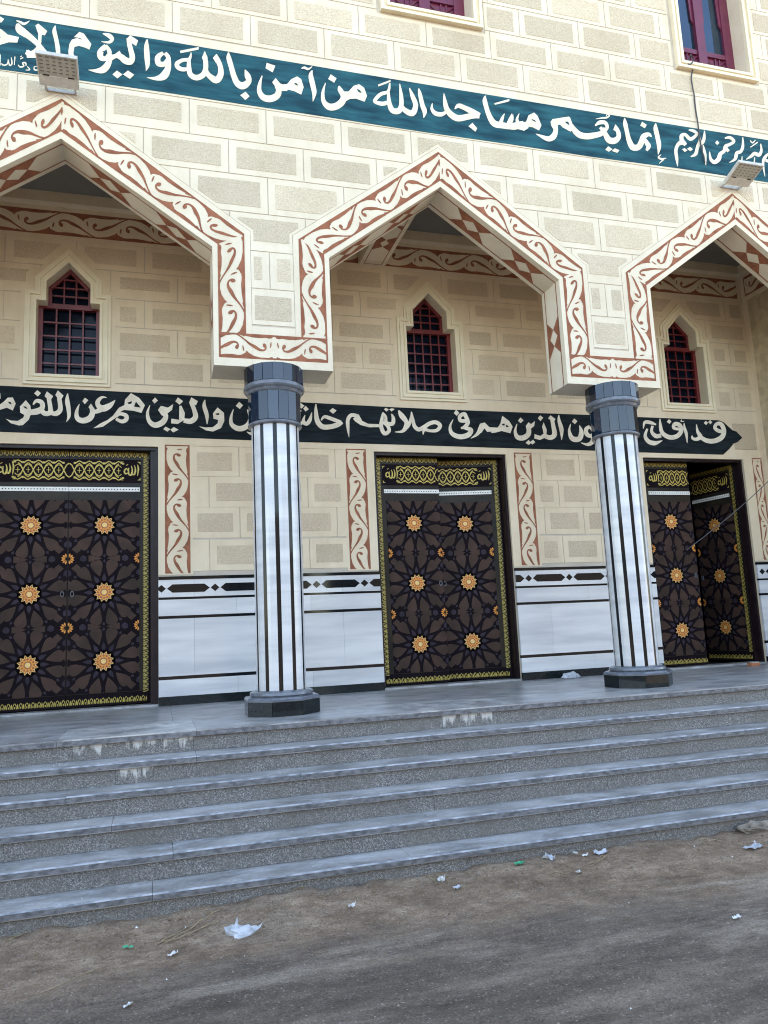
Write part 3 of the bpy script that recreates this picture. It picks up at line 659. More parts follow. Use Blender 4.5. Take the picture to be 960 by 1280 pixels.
# prayer hall behind the doors, surfaces coloured black to stand for unlit depth
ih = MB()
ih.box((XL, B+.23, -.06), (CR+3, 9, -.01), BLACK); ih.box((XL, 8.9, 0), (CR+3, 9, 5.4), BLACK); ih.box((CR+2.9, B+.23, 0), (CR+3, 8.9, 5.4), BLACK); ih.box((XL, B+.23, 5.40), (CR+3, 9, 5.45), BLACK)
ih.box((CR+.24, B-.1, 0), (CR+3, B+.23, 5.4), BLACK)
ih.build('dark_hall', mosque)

# plain cream fields around doors, band and eaves; block zones between
fields = MB()
VX = [(-2.696, -2.438), (-.705, -.466), (1.409, 1.65), (4.955, 5.112)]
zones = [(-2.41, 1.36, -.735, 2.745), (1.68, 1.36, 3.11, 2.745)]
for a, b in ((-2.764, -2.41), (-.735, -.371), (1.304, 1.68), (3.11, 3.24), (4.81, CR)): fields.poly(rect(a, 1.33, b, 2.722), bk, .006, CREAM2)
for a, b in ((-8.5, -4.556), (-2.764, -.371), (1.304, 3.24), (4.81, CR)): fields.poly(rect(a, 2.7225, b, 2.84), bk, .006, CREAM2)
for a, b in DOORS: fields.slab(rect(a, DZ, b, 2.84), bk, 0, .006, CREAM2)
fields.poly(rect(-8.5, 2.835, 4.70, 3.205), bk, .004, CREAM2)
fields.slab(rect(4.705, 2.845, CR-.06, 3.195), bk, 0, .006, TAN2)
for a, b in ((4.66, 4.70), (CR-.055, CR)): fields.poly(rect(a, 2.842, b, 3.198), bk, .006, CREAM2)
fields.poly(rect(-8.5, 3.20, CR, 3.377), bk, .006, CREAM2)
fields.poly(rect(-8.5, 4.97, CR, 5.46), bk, .006, CREAM2)
fields.build('plain_course', mosque)
def zone_blocks(zone, tops, hgt, w_, pitch, offs, parent, eP=(), eT=()):
    for k, zt in enumerate(tops):
        x = offs[k % 2]
        pz = .34 if len(tops) == 4 else .32
        while x < zone[2]:
            if x+w_ > zone[0]-.1:
                m_ = (pitch-w_)/2
                lay_block(x, zt-hgt, x+w_, zt, (m_-.004, (pz-hgt)/2-.004, m_-.004, (pz-hgt)/2-.004), eP, eT, bk, B, parent, zone)
            x += pitch
zone_blocks(zones[0], [2.652, 2.317, 1.982, 1.631], .2, .388, .54, [-2.918, -2.702], pwall)
zone_blocks(zones[1], [2.652, 2.317, 1.982, 1.631], .2, .388, .54, [1.30, 1.52], pwall)
def off_poly(pts, d):
    n = len(pts); out_ = []
    for i in range(n):
        p0, p1, p2 = Vector(pts[i-1]), Vector(pts[i]), Vector(pts[(i+1) % n])
        a = (p1-p0).normalized(); b = (p2-p1).normalized(); na, nb = Vector((a.y, -a.x)), Vector((b.y, -b.x))
        out_.append(tuple(p1+(na+nb)*(d/(1+na.dot(nb)))))
    return out_
eP, eT = [], []
for x, *_ in WINS:
    for E, d in ((eP, .16), (eT, .205)):
        E.append(rect(x-WW-d, WB-.2, x+WW+d, WST+d)); E.append([(x-WN-d, WST), (x+WN+d, WST), (x+WN+d, WSH+d*.42), (x, WA+d*1.5), (x-WN-d, WSH+d*.42)])
zu = (-5.4, 3.384, 5.115, 4.968)
zone_blocks(zu, [4.916, 4.596, 4.275, 3.955, 3.64], .19, .53, .70, [-5.62, -5.27], pwall, eP, eT)
# cream patch round each small window
for x, *_ in WINS:
    pc = MB(); wp = winpoly(x)
    d = .1605; 
    for E in ([(x-WW-d, 3.336), (x+WW+d, 3.336), (x+WW+d, WST+d), (x-WW-d, WST+d)],):
        pass
    outer = [(x-WW-d, 3.3775), (x+WW+d, 3.3775), (x+WW+d, WST+d), (x+WN+d, WST+d), (x+WN+d, WSH+d*.42), (x, WA+d*1.5), (x-WN-d, WSH+d*.42), (x-WN-d, WST+d), (x-WW-d, WST+d)]
    pc.poly(outer, bk, .006, CREAM2, [wp[::-1]]); pc.build('window_margin', mosque)
# dark inscription band
DT = [(-8.4, None), (0,482.3),(120,488.3),(210,493),(311,499),(374,503),(500,509.7),(610,514.3),(734,518.8),(792,521.3),(898,525.6)]
DBm = [(0,540),(120,544.4),(210,546.6),(311,550.5),(374,552.8),(500,556),(610,559.6),(737,563.3),(795,565.5),(903,568.5)]
dt = [(-8.4, 3.285)] + [(at(x, y, B).x, at(x, y, B).z) for x, y in DT[1:]]
db = [(-8.4, at(0, 540, B).z)] + [(at(x, y, B).x, at(x, y, B).z) for x, y in DBm]
tip = [(at(x, y, B).x, at(x, y, B).z) for x, y in ((904,568),(911,561.5),(916.5,554.5),(921,553),(927.3,547.3),(920,539.7),(915,538),(910,533.5),(904,528))]
nb = MB(); nb.slab(db + tip + dt[::-1], bk, 0, .010, NAVY); nband = nb.build('black_inscription_band', mosque)
def navy(o, s, *items): word(items, o, s, B, nband, NAVY, .0115)
navy((0,480),8,(P_,[(-20,80),(6,98),(8,150),(-20,150)]),(P_,[(-20,225),(40,180),(80,140),(130,138),(160,200),(130,268),(70,240),(0,262),(-20,262)]),(H_,[(80,180),(110,185),(120,210),(95,200)]))
navy((0,480),8,(P_,[(260,165),(305,220),(315,290),(290,360),(230,415),(190,418),(110,395),(60,350),(110,368),(180,372),(235,340),(245,312),(205,290),(200,230)]),(H_,[(235,225),(262,230),(280,255),(250,245)]),(S_,[(333,210,14),(365,172,34),(418,188,46),(424,240,50),(380,275,62),(300,288,54)]),(P_,[(375,65),(412,95),(380,128),(343,98)]),(S_,[(415,270,50),(455,300,48),(505,285,50),(502,220,44),(490,150,42)]),(P_,[(448,125),(470,78),(533,125),(510,165),(480,160)]),(S_,[(500,290,36),(560,300,48),(602,265,50),(602,200,44),(592,140,42)]),(P_,[(555,115),(580,68),(637,120),(615,160),(580,150)]),(S_,[(678,98,8),(674,170,44),(688,260,42),(690,330,32),(665,384,4)]))
navy((90,480),8,(S_,[(75,203,6),(48,280,35),(55,345,48),(110,370,56),(178,345,60),(206,290,52),(192,235,34)]),(P_,[(165,235),(190,198),(228,255),(220,300)]),(P_,[(130,140),(165,165),(130,205),(105,175)]),(S_,[(348,140,6),(300,137,26),(258,180,44),(268,225,50),(312,248,66),(370,225,56),(405,195,34),(434,163,4)]),(S_,[(210,290,30),(262,272,46),(310,255,44)]))
navy((90,480),8,(P_,[(590,95),(670,140),(730,215),(695,292),(610,270),(520,262),(480,285),(440,340),(380,380),(310,430),(215,445),(280,400),(360,360),(410,320),(470,240),(525,215),(530,160)]),(H_,[(555,190),(600,175),(595,200),(565,205)]),(H_,[(640,180),(688,240),(620,230)]),(S_,[(440,330,28),(480,302,32),(540,318,40),(542,358,44),(500,378,38),(440,352,28)]))
navy((180,480),6.857,(P_,[(95,118),(120,145),(90,170),(70,145)]),(S_,[(52,183,5),(30,250,25),(45,320,36),(95,355,46),(160,330,50),(188,275,40),(160,235,36)]),(P_,[(120,225),(145,190),(205,205),(250,175),(240,225),(200,255),(190,290),(150,270)]),(P_,[(290,118),(335,150),(305,180),(268,152)]),(P_,[(235,300),(300,310),(303,192),(320,188),(350,250),(345,310),(290,345),(232,340)]),(S_,[(340,315,38),(400,322,46),(441,285,45),(428,220,36),(405,165,35)]),(P_,[(385,165),(405,118),(462,150),(445,185),(415,180)]),(P_,[(165,390),(185,368),(225,390),(200,412)]),(P_,[(225,395),(255,372),(297,395),(250,418)]))
navy((180,480),6.857,(S_,[(522,138,8),(515,190,32),(538,270,34),(540,347,6)]),(P_,[(630,203),(685,250),(688,320),(660,380),(590,410),(530,400),(470,365),(530,375),(590,372),(630,340),(635,310),(595,300),(590,255)]),(H_,[(612,258),(640,252),(645,268),(620,268)]))
navy((180,480),6.857,(S_,[(766,218,5),(745,290,25),(752,350,36),(810,385,46),(878,365,46),(912,300,35),(885,222,10)]),(P_,[(815,155),(848,185),(820,217),(785,190)]),(S_,[(880,412,5),(930,430,30),(985,390,38),(990,310,36),(950,280,34),(930,320,26),(985,335,30)]),(S_,[(985,340,30),(1060,330,34),(1120,290,40),(1080,240,34),(1150,225,8)]))
navy((365,490),6.857,(P_,[(70,95),(105,120),(80,145),(48,120)]),(P_,[(115,120),(142,150),(115,170),(95,145)]),(P_,[(50,130),(80,165),(60,185),(35,160)]),(S_,[(168,178,5),(152,240,32),(125,275,32),(95,255,30),(110,200,6)]),(S_,[(98,262,26),(50,275,30),(0,250,26),(-40,270,26)]),(S_,[(203,108,10),(203,170,30),(215,250,42),(258,300,44),(330,300,42),(395,280,42),(425,258,34)]),(S_,[(248,246,10),(275,215,26),(330,230,32),(415,262,30)]),(P_,[(345,140),(380,162),(350,190),(318,165)]))
navy((365,490),6.857,(S_,[(487,392,3),(478,310,26),(477,240,32),(508,200,32),(565,212,34)]),(P_,[(520,232),(570,195),(600,250),(650,275),(740,278),(745,303),(660,305),(585,285),(540,255)]),(S_,[(778,178,14),(768,240,30),(762,300,34),(790,358,34),(830,335,30),(815,290,30),(775,262,22)]),(S_,[(775,180,14),(800,215,24),(805,265,30),(858,275,34),(866,230,30),(850,190,10)]),(P_,[(785,150),(805,138),(828,155),(805,170)]),(P_,[(830,150),(855,142),(878,150),(850,170)]))
navy((480,500),6.857,(S_,[(122,92,12),(148,135,44),(188,190,36),(182,240,38),(150,272,24),(90,276,5)]),(S_,[(232,103,8),(232,150,24),(212,210,28),(190,245,24)]),(S_,[(234,106,8),(245,170,25),(258,225,32),(292,255,34),(335,238,36),(385,205,34),(440,193,34),(478,222,34),(450,262,30),(390,266,24),(342,256,28),(332,300,5)]))
navy((480,500),6.857,(P_,[(615,85),(642,112),(620,138),(595,115)]),(S_,[(700,150,34),(685,122,34),(648,140,32),(650,178,30),(700,182,30)]),(S_,[(700,145,32),(716,195,34),(690,232,32),(655,245,14)]),(S_,[(590,168,5),(563,230,22),(580,290,36),(650,318,42),(720,300,44),(742,260,38),(700,245,28),(655,238,10)]))
navy((480,500),6.857,(S_,[(740,332,3),(790,300,26),(820,260,36)]),(P_,[(820,205),(860,195),(900,235),(985,240),(985,270),(880,275),(858,245),(830,285),(790,285),(805,240)]))
navy((600,500),6.4,(P_,[(95,238),(125,242),(160,190),(175,128),(230,170),(258,215),(240,268),(170,250),(110,265),(85,265)]),(H_,[(170,195),(190,190),(195,205),(178,207)]),(H_,[(205,200),(228,215),(205,222)]))
navy((600,500),6.4,(S_,[(293,193,5),(278,250,22),(295,298,36),(340,305,42),(382,278,40),(388,235,36)]),(P_,[(320,142),(345,165),(322,188),(300,168)]),(P_,[(362,210),(385,180),(405,195),(435,170),(430,210),(400,235),(395,270),(370,245)]),(P_,[(478,125),(502,145),(480,170),(458,148)]),(P_,[(505,180),(530,240),(525,300),(475,322),(430,310),(432,275),(480,290),(505,270),(493,215)]),(S_,[(518,292,34),(560,303,38),(592,278,40),(582,210,32),(572,155,30)]),(P_,[(540,150),(560,125),(600,155),(585,180)]),(P_,[(360,345),(385,322),(405,345),(385,362)]),(P_,[(395,340),(420,320),(438,340),(415,358)]),(S_,[(625,123,8),(628,170,26),(647,240,34),(648,322,4)]))
navy((600,500),6.4,(S_,[(722,193,4),(710,250,22),(735,310,40),(790,312,42),(807,260,36),(792,205,6)]),(P_,[(750,150),(775,172),(755,195),(732,175)]),(S_,[(875,215,28),(845,235,32),(850,275,34),(885,290,30),(905,260,30),(880,215,26)]),(S_,[(900,270,30),(898,330,36),(860,358,26),(803,344,4)]),(S_,[(905,290,28),(960,300,34),(1010,280,36),(1000,240,30),(1060,290,34),(1120,300,36),(1150,255,34),(1140,200,8)]))
navy((790,510),6.4,(S_,[(-55,150,8),(-40,230,30),(-10,240,20)]),(S_,[(6,75,8),(20,150,20),(30,252,5)]),(S_,[(86,168,5),(97,118,24),(140,118,28),(188,135,12)]),(S_,[(160,145,20),(152,190,24),(185,226,34),(228,222,32)]),(S_,[(118,168,16),(100,225,26),(128,270,34),(180,283,34),(238,262,4)]),(S_,[(218,88,8),(222,140,24),(237,200,32),(290,235,36),(350,230,36),(387,190,35),(378,142,34),(338,130,32),(328,162,24),(375,172,22)]),(P_,[(290,92),(310,110),(295,130),(272,112)]))
navy((790,510),6.4,(S_,[(412,122,5),(415,160,20),(430,210,24),(437,282,4)]),(S_,[(392,95,6),(388,110,8),(412,108,5)]),(S_,[(510,133,6),(520,190,24),(542,232,36),(508,252,26),(478,243,20),(476,222,8)]),(S_,[(540,232,28),(590,262,36),(650,266,38),(708,240,40),(732,190,34),(710,135,34),(675,128,28),(658,160,28),(690,186,30),(728,190,24)]),(P_,[(585,105),(603,120),(588,138),(568,122)]),(P_,[(620,98),(637,115),(622,132),(603,115)]))

# vine strips beside the doors, under the eaves and on the beam
def vine_strip(P0, P1, width, fn, n, name, ph=0, e=.0):
    """from P0 to P1 along the strip; width to the right"""
    global quads_fn
    quads_fn = fn
    a = Vector(P0); b = Vector(P1); d = (b-a).normalized(); nn = Vector((-d.y, d.x))*width
    mb = MB(); vine(mb, [(tuple(a), tuple(b), tuple(a+nn), tuple(b+nn), n)], .0075, 0, ph)
    mb.poly([tuple(a), tuple(a-d*.014), tuple(a-d*.014+nn), tuple(a+nn)], fn, .0078, BROWN)
    o = mb.build(name, mosque); quads_fn = fr; return o
for x0, x1 in VX: vine_strip((x0, 2.715), (x0, 1.345), x1-x0, bk, 5, 'door_side_vine')
def hstrip(xa, xb, n): vine_strip((xa, 5.015), (xb, 5.015), .275, bk, n, 'eaves_vine')
hstrip(-5.6, -.46, 15); hstrip(-.125, 5.04, 15)

# cornice and ceiling
ce = MB(); ce.box((XL, B-.10, 5.34), (CR, B-.001, 5.459), CREAM2); ce.box((XL, D+.002, 5.34), (CR, D+.10, 5.459), CREAM2); ce.box((CR-.1, D+.1, 5.34), (CR-.001, B-.1, 5.459), CREAM2); ce.build('cornice', mosque)
bm = MB(); bm.box((-.45, D+.003, 5.0), (-.135, B-.102, 5.338), CREAM2); bm.box((-.45, B-.104, 5.0), (-.135, B-.008, 5.338), CREAM2); bmo = bm.build('porch_beam', mosque)
# beam underside pattern
fnb = lambda u, v, h: (v, u, 5.0-h)
bp = MB()
for x in (-.405, -.19): bp.poly(rect(D+.02, x, B-.05, x+.010), fnb, .002, BROWN)
bp.poly(rect(B-.06, -.395, B-.05, -.19), fnb, .0022, BROWN)
s0 = B-.06
mid = -.2925
for a, b, kd in ((0, .42, 'h'), (.42, .58, 'd'), (.58, .9, 'h')):
    A, C = s0-a, s0-b
    if kd == 'd':
        m_ = (A+C)/2; bp.poly([(A, -.395), (C, -.395), (C, mid), (m_, mid-.05), (A, mid)], fnb, .002, BROWN); bp.poly([(A, -.19), (C, -.19), (C, mid), (m_, mid+.05), (A, mid)], fnb, .002, BROWN)
    else:
        for P, sg in (((C), 1), ((A), -1)):
            if a == 0 and sg == -1: continue
            bp.poly([(P, mid), (P+sg*.08, -.395), (P, -.395)], fnb, .002, BROWN); bp.poly([(P, mid), (P+sg*.08, -.19), (P, -.19)], fnb, .002, BROWN)
bp.build('beam_pattern', mosque)

# side wall at the right end of the porch
sw = MB(); sw.box((CR, D+.001, 0), (CR+.22, B+.02, 5.459), SIDE); sw.box((CR-.006, B-.10, 1.3), (CR+.01, B-.001, 4.959), CREAM2); sw.box((CR-.012, D+.1, 4.96), (CR+.01, B-.012, 5.338), CREAM2)
sw.build('side_wall', mosque)
fs = lambda u, v, h: (CR-.012-h, u, v)
vine_strip((B-.10, 5.02), (D+.2, 5.02), -.275, fs, 4, 'eaves_vine')
# side wainscot
# ------------------------------------------------------------------ wainscot
def wains(x0, x1, ph):
    W = empty('wainscot', mosque, (x0, B, 0)); w_ = x1-x0
    fn = lambda u, v, h: (u, -h, v)
    def strip(z0, z1, M, name, h=.032, cuts=None):
        cuts = cuts or [0, w_]
        for a, b in zip(cuts, cuts[1:]):
            mb = MB(); mb.slab(rect(a+.0008, z0, b-.0008, z1), fn, 0, h, M); mb.build(name, W)
    strip(0, .088, BMARB2, 'skirting', .036)
    n = max(1, round(w_/.9)); cut = [w_*i/n for i in range(n+1)]
    strip(.0885, .256, WMARB, 'marble_panel', .032, cut)
    strip(.2565, .29, BMARB, 'black_line', .0325)
    c2 = [0] + [w_*(i+.45)/n for i in range(n)] + [w_] if w_ > .6 else [0, w_]
    strip(.2905, .874, WMARB, 'marble_panel', .032, c2)
    strip(.8745, .904, BMARB, 'black_line', .0325)
    strip(.9045, 1.0715, WMARB, 'marble_panel', .032, cut)
    strip(1.072, 1.096, BMARB, 'black_line', .0325)
    strip(1.0965, 1.2785, WMARB, 'marble_panel', .032, c2)
    strip(1.279, 1.312, BMARB, 'black_line', .038)
    # inlaid long hexagons and small diamonds
    x = -ph
    while x < w_:
        P = cliprect([(x, 1.186), (x+.055, 1.143), (x+.38, 1.143), (x+.435, 1.186), (x+.38, 1.229), (x+.055, 1.229)], 0, 1, w_, 1.3)
        if P and area(P) > .001: mb = MB(); mb.slab(P, fn, .03, .0335, BMARB); mb.build('inlay', W)
        d = x+.49; P = cliprect([(d-.045, 1.186), (d, 1.146), (d+.045, 1.186), (d, 1.226)], 0, 1, w_, 1.3)
        if P and area(P) > .0005: mb = MB(); mb.slab(P, fn, .03, .0335, BMARB); mb.build('inlay', W)
        x += .545
wains(-2.764, -.371, .46); wains(1.304, 3.24, .32); wains(4.81, CR-.001, .42); wains(-6.6, -4.556, .1)
sws = MB(); 
for z0, z1, M in ((0, .088, BMARB2), (.0885, .256, WMARB), (.2565, .29, BMARB), (.2905, .874, WMARB), (.8745, .904, BMARB), (.9045, 1.0715, WMARB), (1.072, 1.096, BMARB), (1.0965, 1.2785, WMARB), (1.279, 1.312, BMARB)):
    sws.box((CR-.032, D, z0), (CR-.001, B-.04, z1), M)
sws.build('side_wainscot', mosque)

# ------------------------------------------------------------------ small lattice windows
for x, nc, nr, ntop in WINS:
    wn = empty('lattice_window', mosque, (x, B, WB))
    L = [(a-x, b-WB) for a, b in winpoly(x)]
    mo = MB(); moulding(mo, L, [(0, .030, .040), (.030, .030, .026), (.060, .022, .048), (.082, .030, .030)], lambda u, v, h: (u, -h, v), WFRAME); mo.build('moulding', wn)
    q = lambda u, v, h: (u, .14-h, v)
    zs, zsh, za = WST-WB, WSH-WB, WA-WB
    fr_ = MB()
    fr_.box((-WW, .12, 0), (-WW+.045, .17, zs-.02), MAROON); fr_.box((WW-.045, .12, 0), (WW, .17, zs-.02), MAROON)
    fr_.box((-WW, .115, zs-.02), (WW, .17, zs+.035), MAROON); fr_.box((-WW+.045, .12, 0), (WW-.045, .17, .02), MAROON)
    fr_.box((-WN, .12, zs+.035), (-WN+.035, .17, zsh), MAROON); fr_.box((WN-.035, .12, zs+.035), (WN, .17, zsh), MAROON)
    for sg in (-1, 1):
        P = [(sg*WN, zsh), (0, za), (0, za-.055), (sg*(WN-.035), zsh-.02)]
        if sg > 0: P = P[::-1]
        fr_.slab(P, q, -.03, .02, MAROON)
    fr_.build('frame', wn)
    w0, w1 = -WW+.045, WW-.045
    def bar(a, b, c_, d): 
        mb = MB(); mb.box((a, .128, b), (c_, .145, d), MAROON); mb.build('bar', wn)
    for i in range(1, nc): xx = w0+(w1-w0)*i/nc; bar(xx-.008, .02, xx+.008, zs-.02)
    for j in range(1, nr):
        zz = .02+(zs-.04)*j/nr; mb = MB(); mb.box((w0, .131, zz-.008), (w1, .148, zz+.008), MAROON); mb.build('bar', wn)
    for i in range(1, ntop): xx = -WN+.035+(2*WN-.07)*i/ntop; bar(xx-.008, zs+.035, xx+.008, zsh+(za-zsh)*(1-abs(xx)/WN)-.03)
    for j in range(1, 4):
        zz = zs+.035+.095*j; half = WN-.03 if zz < zsh else (WN-.03)*(za-zz)/(za-zsh)-.01
        mb = MB(); mb.box((-half, .131, zz-.008), (half, .148, zz+.008), MAROON); mb.build('bar', wn)
    gl = MB(); gl.poly(L, lambda u, v, h: (u, .20-h, v), 0, GLASS); gl.build('pane', wn)

# ------------------------------------------------------------------ doors
def starpoly(cx, cz, n, R1, R2, rot=0):
    return [(cx+(R1, R2)[i % 2]*math.sin(rot+PI*i/n), cz+(R1, R2)[i % 2]*math.cos(rot+PI*i/n)) for i in range(2*n)]
def fixd(P):
    s_ = sum(P[i][0]*P[(i+1) % len(P)][1]-P[(i+1) % len(P)][0]*P[i][1] for i in range(len(P)))
    return P if s_ > 0 else P[::-1]
fl = lambda u, v, h: (u, -h, v)
st = MB()
st.poly(fixd(starpoly(0, 0, 24, .117, .115, 0)), fl, .0030, DPANEL)
st.slab(fixd(starpoly(0, 0, 12, .122, .088, PI/12)), fl, .003, .0055, CREAMO)
st.poly(fixd(starpoly(0, 0, 12, .107, .076, PI/12)), fl, .0060, ORANGE)
for k in range(12):
    a = 2*PI*k/12+PI/12
    c_, s_ = math.sin(a), math.cos(a)
    st.poly(fixd([(c_*.112, s_*.112), (c_*.094-s_*.010, s_*.094+c_*.010), (c_*.082, s_*.082), (c_*.094+s_*.010, s_*.094-c_*.010)]), fl, .0066, RUST)
    a += PI/12; c_, s_ = math.sin(a), math.cos(a)
    st.poly(fixd([(c_*.088, s_*.088), (c_*.070-s_*.014, s_*.070+c_*.014), (c_*.054, s_*.054), (c_*.070+s_*.014, s_*.070-c_*.014)]), fl, .0066, RUST)
st.poly(fixd(starpoly(0, 0, 12, .045, .045)), fl, .0070, RUST); st.poly(fixd(starpoly(0, 0, 12, .032, .030)), fl, .0076, CREAMO)
st.v = st.v[:48]+[(x*.84, y, z*.84) for x, y, z in st.v[48:]]
STAR = st.mesh('star_rosette')
def petals(half):      # small flower, whole or clipped at a leaf edge (half = -1, 0, 1)
    mb = MB()
    for k in range(12):
        a = 2*PI*k/12+PI/12; c_, s_ = math.sin(a), math.cos(a)
        P = [(c_*.014, s_*.014), (c_*.042-s_*.009, s_*.042+c_*.009), (c_*.058, s_*.058), (c_*.042+s_*.009, s_*.042-c_*.009)]
        P = fixd(P)
        if half: P = clip(P, half, 0, 0)
        if len(P) > 2: mb.slab(P, fl, .002, .005, ORANGE)
    return mb.mesh('small_rosette')
ROS = {h: petals(h) for h in (-1, 1)}
def gold_edge(mb, p0, p1, wid, h):
    """running hoop border along p0-p1, hoops to the left of the run"""
    a, b = Vector(p0), Vector(p1); L = (b-a).length; d = (b-a)/L; n_ = Vector((-d.y, d.x)); k = max(1, round(L/.056)); s_ = L/k
    for i in range(k):
        o = a+d*(s_*i)
        pts = [(.02, .05), (.08, .6), (.32, .98), (.56, .6), (.62, .05)]
        mb.stroke([(*(o+d*(u*s_)+n_*(v*wid)), .0060) for u, v in pts], fl, h, GOLD, .0006, 2)
        c = o+d*(.32*s_)+n_*(.25*wid); mb.stroke([(*(c-n_*.3*wid*.5), .007), (*(c+n_*.3*wid*.6), .010)], fl, h, GOLD, .0006, 1)
        c = o+d*(.85*s_); mb.stroke([(*(c+n_*.1*wid), .006), (*(c+n_*.5*wid), .012), (*(c+n_*.85*wid), .004)], fl, h, GOLD, .0006, 1)
def leaf_meshes(Wd, pc, pw):
    """leaf in local x 0..Wd (0 = hinge/outer edge), star column centre pc, panel width pw"""
    L = {}
    H0, H1 = .03, 2.69
    bd = MB(); bd.box((0, 0, H0), (Wd, .04, H1), DFRAME)
    px0, px1 = pc-pw/2, Wd-.004
    for a, b, c_, d in ((.085, 0, .090, 0),): bd.poly(rect(a, .16, c_, 2.60), fl, .002, DWOOD)
    for z in (2.168, 2.225, 2.302, 2.335, 2.588): bd.poly(rect(.09, z, Wd, z+.007), fl, .0025, DWOOD if z != 2.168 else DWOOD)
    bd.poly(rect(.0, H0, Wd, .155), fl, .0015, DPANEL); bd.poly(rect(.0, .155, .012, 2.60), fl, .0015, DPANEL)
    L['leaf'] = bd.mesh('leaf')
    # strapwork field
    z0, z1 = .16, 2.15
    lt = MB(); lt.poly(rect(px0, z0, px1, z1), fl, .003, DPANEL)
    def put(P, M, h):
        P = cliprect(fixd(P), px0, z0, px1, z1)
        if P and area(P) > 2e-5: lt.poly(P, fl, h, M)
    for row in (-1, 0, 1, 2, 3):
        cz = .475+.705*row
        for col in (0,):
            cx = pc
            for k in range(12):
                a = 2*PI*k/12+PI/12
                f = lambda r_, t_: (cx+(math.sin(a)*r_+math.cos(a)*t_)*1.0, cz+(math.cos(a)*r_-math.sin(a)*t_)*1.0)
                put([f(.172, -.003), f(.210, -.026), f(.262, -.052), f(.306, -.061), f(.334, -.046), f(.346, 0), f(.334, .046), f(.306, .061), f(.262, .052), f(.210, .026), f(.172, .003)], PETAL, .0045)
                a = 2*PI*k/12
                put([f(.116, -.014), f(.150, -.021), f(.200, 0), f(.150, .021), f(.116, .014)], KITE, .0045)
                if k not in (3, 9): put([f(.325, -.016), f(.345, 0), f(.325, .016), f(.305, 0)], KITE, .0047)
        zm = cz+.3525
        for sg in (-1, 1):
            put(starpoly(cx+sg*.205, zm, 3, .037, .034, 0), KITE, .0045)
            put([(cx+sg*.02, zm), (cx+sg*.10, zm+.030), (cx+sg*.155, zm+.032), (cx+sg*.155, zm-.032), (cx+sg*.10, zm-.030)], PETAL, .0045)
            for s2 in (-1, 1):
                put([(cx+sg*.23, zm+s2*.09), (cx+sg*.27, zm+s2*.055), (cx+sg*.32, zm+s2*.10), (cx+sg*.265, zm+s2*.15)], PETAL, .0049)
                put(starpoly(cx+sg*pw/2, zm+s2*.15, 3, .038, .034), KITE, .0051)
                put([(cx+sg*.345, zm+s2*.22), (cx+sg*.305, zm+s2*.26), (cx+sg*.345, zm+s2*.33), (cx+sg*.40, zm+s2*.26)], PETAL, .0053)
    L['strapwork'] = lt.mesh('strapwork')
    gb = MB()
    gold_edge(gb, (.072, .145), (.072, 2.655), .055, .004); gold_edge(gb, (Wd, .050), (.03, .050), -.06, .004) ; gold_edge(gb, (.03, 2.672), (Wd, 2.672), -.06, .004)
    L['gold_border'] = gb.mesh('gold_border')
    fz = MB()
    z0, z1 = 2.355, 2.58
    fz.poly(rect(.09, z0-.018, Wd, z1+.010), fl, .003, DPANEL)
    x0 = .32; per = (Wd-x0)/2.5; zc = (z0+z1)/2; A = .075
    for sgn in (1, -1):
        pts = [(x0+per*i/8, zc+sgn*A*math.cos(PI*2*(i/8)), .011) for i in range(int(2.5*8)+1)]
        fz.stroke(pts, fl, .004 if sgn > 0 else .0043, GOLD, .0008, 1)
    for i in range(3):
        cx_ = x0+per*(i+.0)
        for dx in (0, per*.5):
            c_ = cx_+dx
            if c_ > Wd-.02: continue
            fz.stroke([(c_, zc-.03, .006), (c_, zc+.03, .006)], fl, .0046, GOLD, .0006, 1); fz.stroke([(c_-.02, zc, .006), (c_+.02, zc, .006)], fl, .0049, GOLD, .0006, 1)
            for s_ in (-1, 1):
                fz.stroke([(c_-.035, zc+s_*.078, .011), (c_, zc+s_*.102, .011), (c_+.035, zc+s_*.078, .011)], fl, .0052, GOLD, .0006, 2)
                fz.stroke([(c_-.028, zc+s_*.035, .008), (c_, zc+s_*.058, .008), (c_+.028, zc+s_*.035, .008)], fl, .0055, GOLD, .0006, 2)
                for s2 in (-1, 1): fz.stroke([(c_+s2*.045, zc+s_*.088, .020), (c_+s2*.045, zc+s_*.068, .020)], fl, .0058, GOLD, .0006, 1)
    L['gold_frieze'] = fz.mesh('gold_frieze')
    br = MB(); n = int((Wd-.11)/.03)
    br.poly(rect(.105, 2.243, Wd, 2.289), fl, .004, WHITE)
    for i in range(n):
        c_ = .12+i*.03; br.poly([(c_-.008, 2.266), (c_, 2.259), (c_+.008, 2.266), (c_, 2.273)], fl, .0048, DFRAME)
    L['white_braid'] = br.mesh('white_braid')
    return L
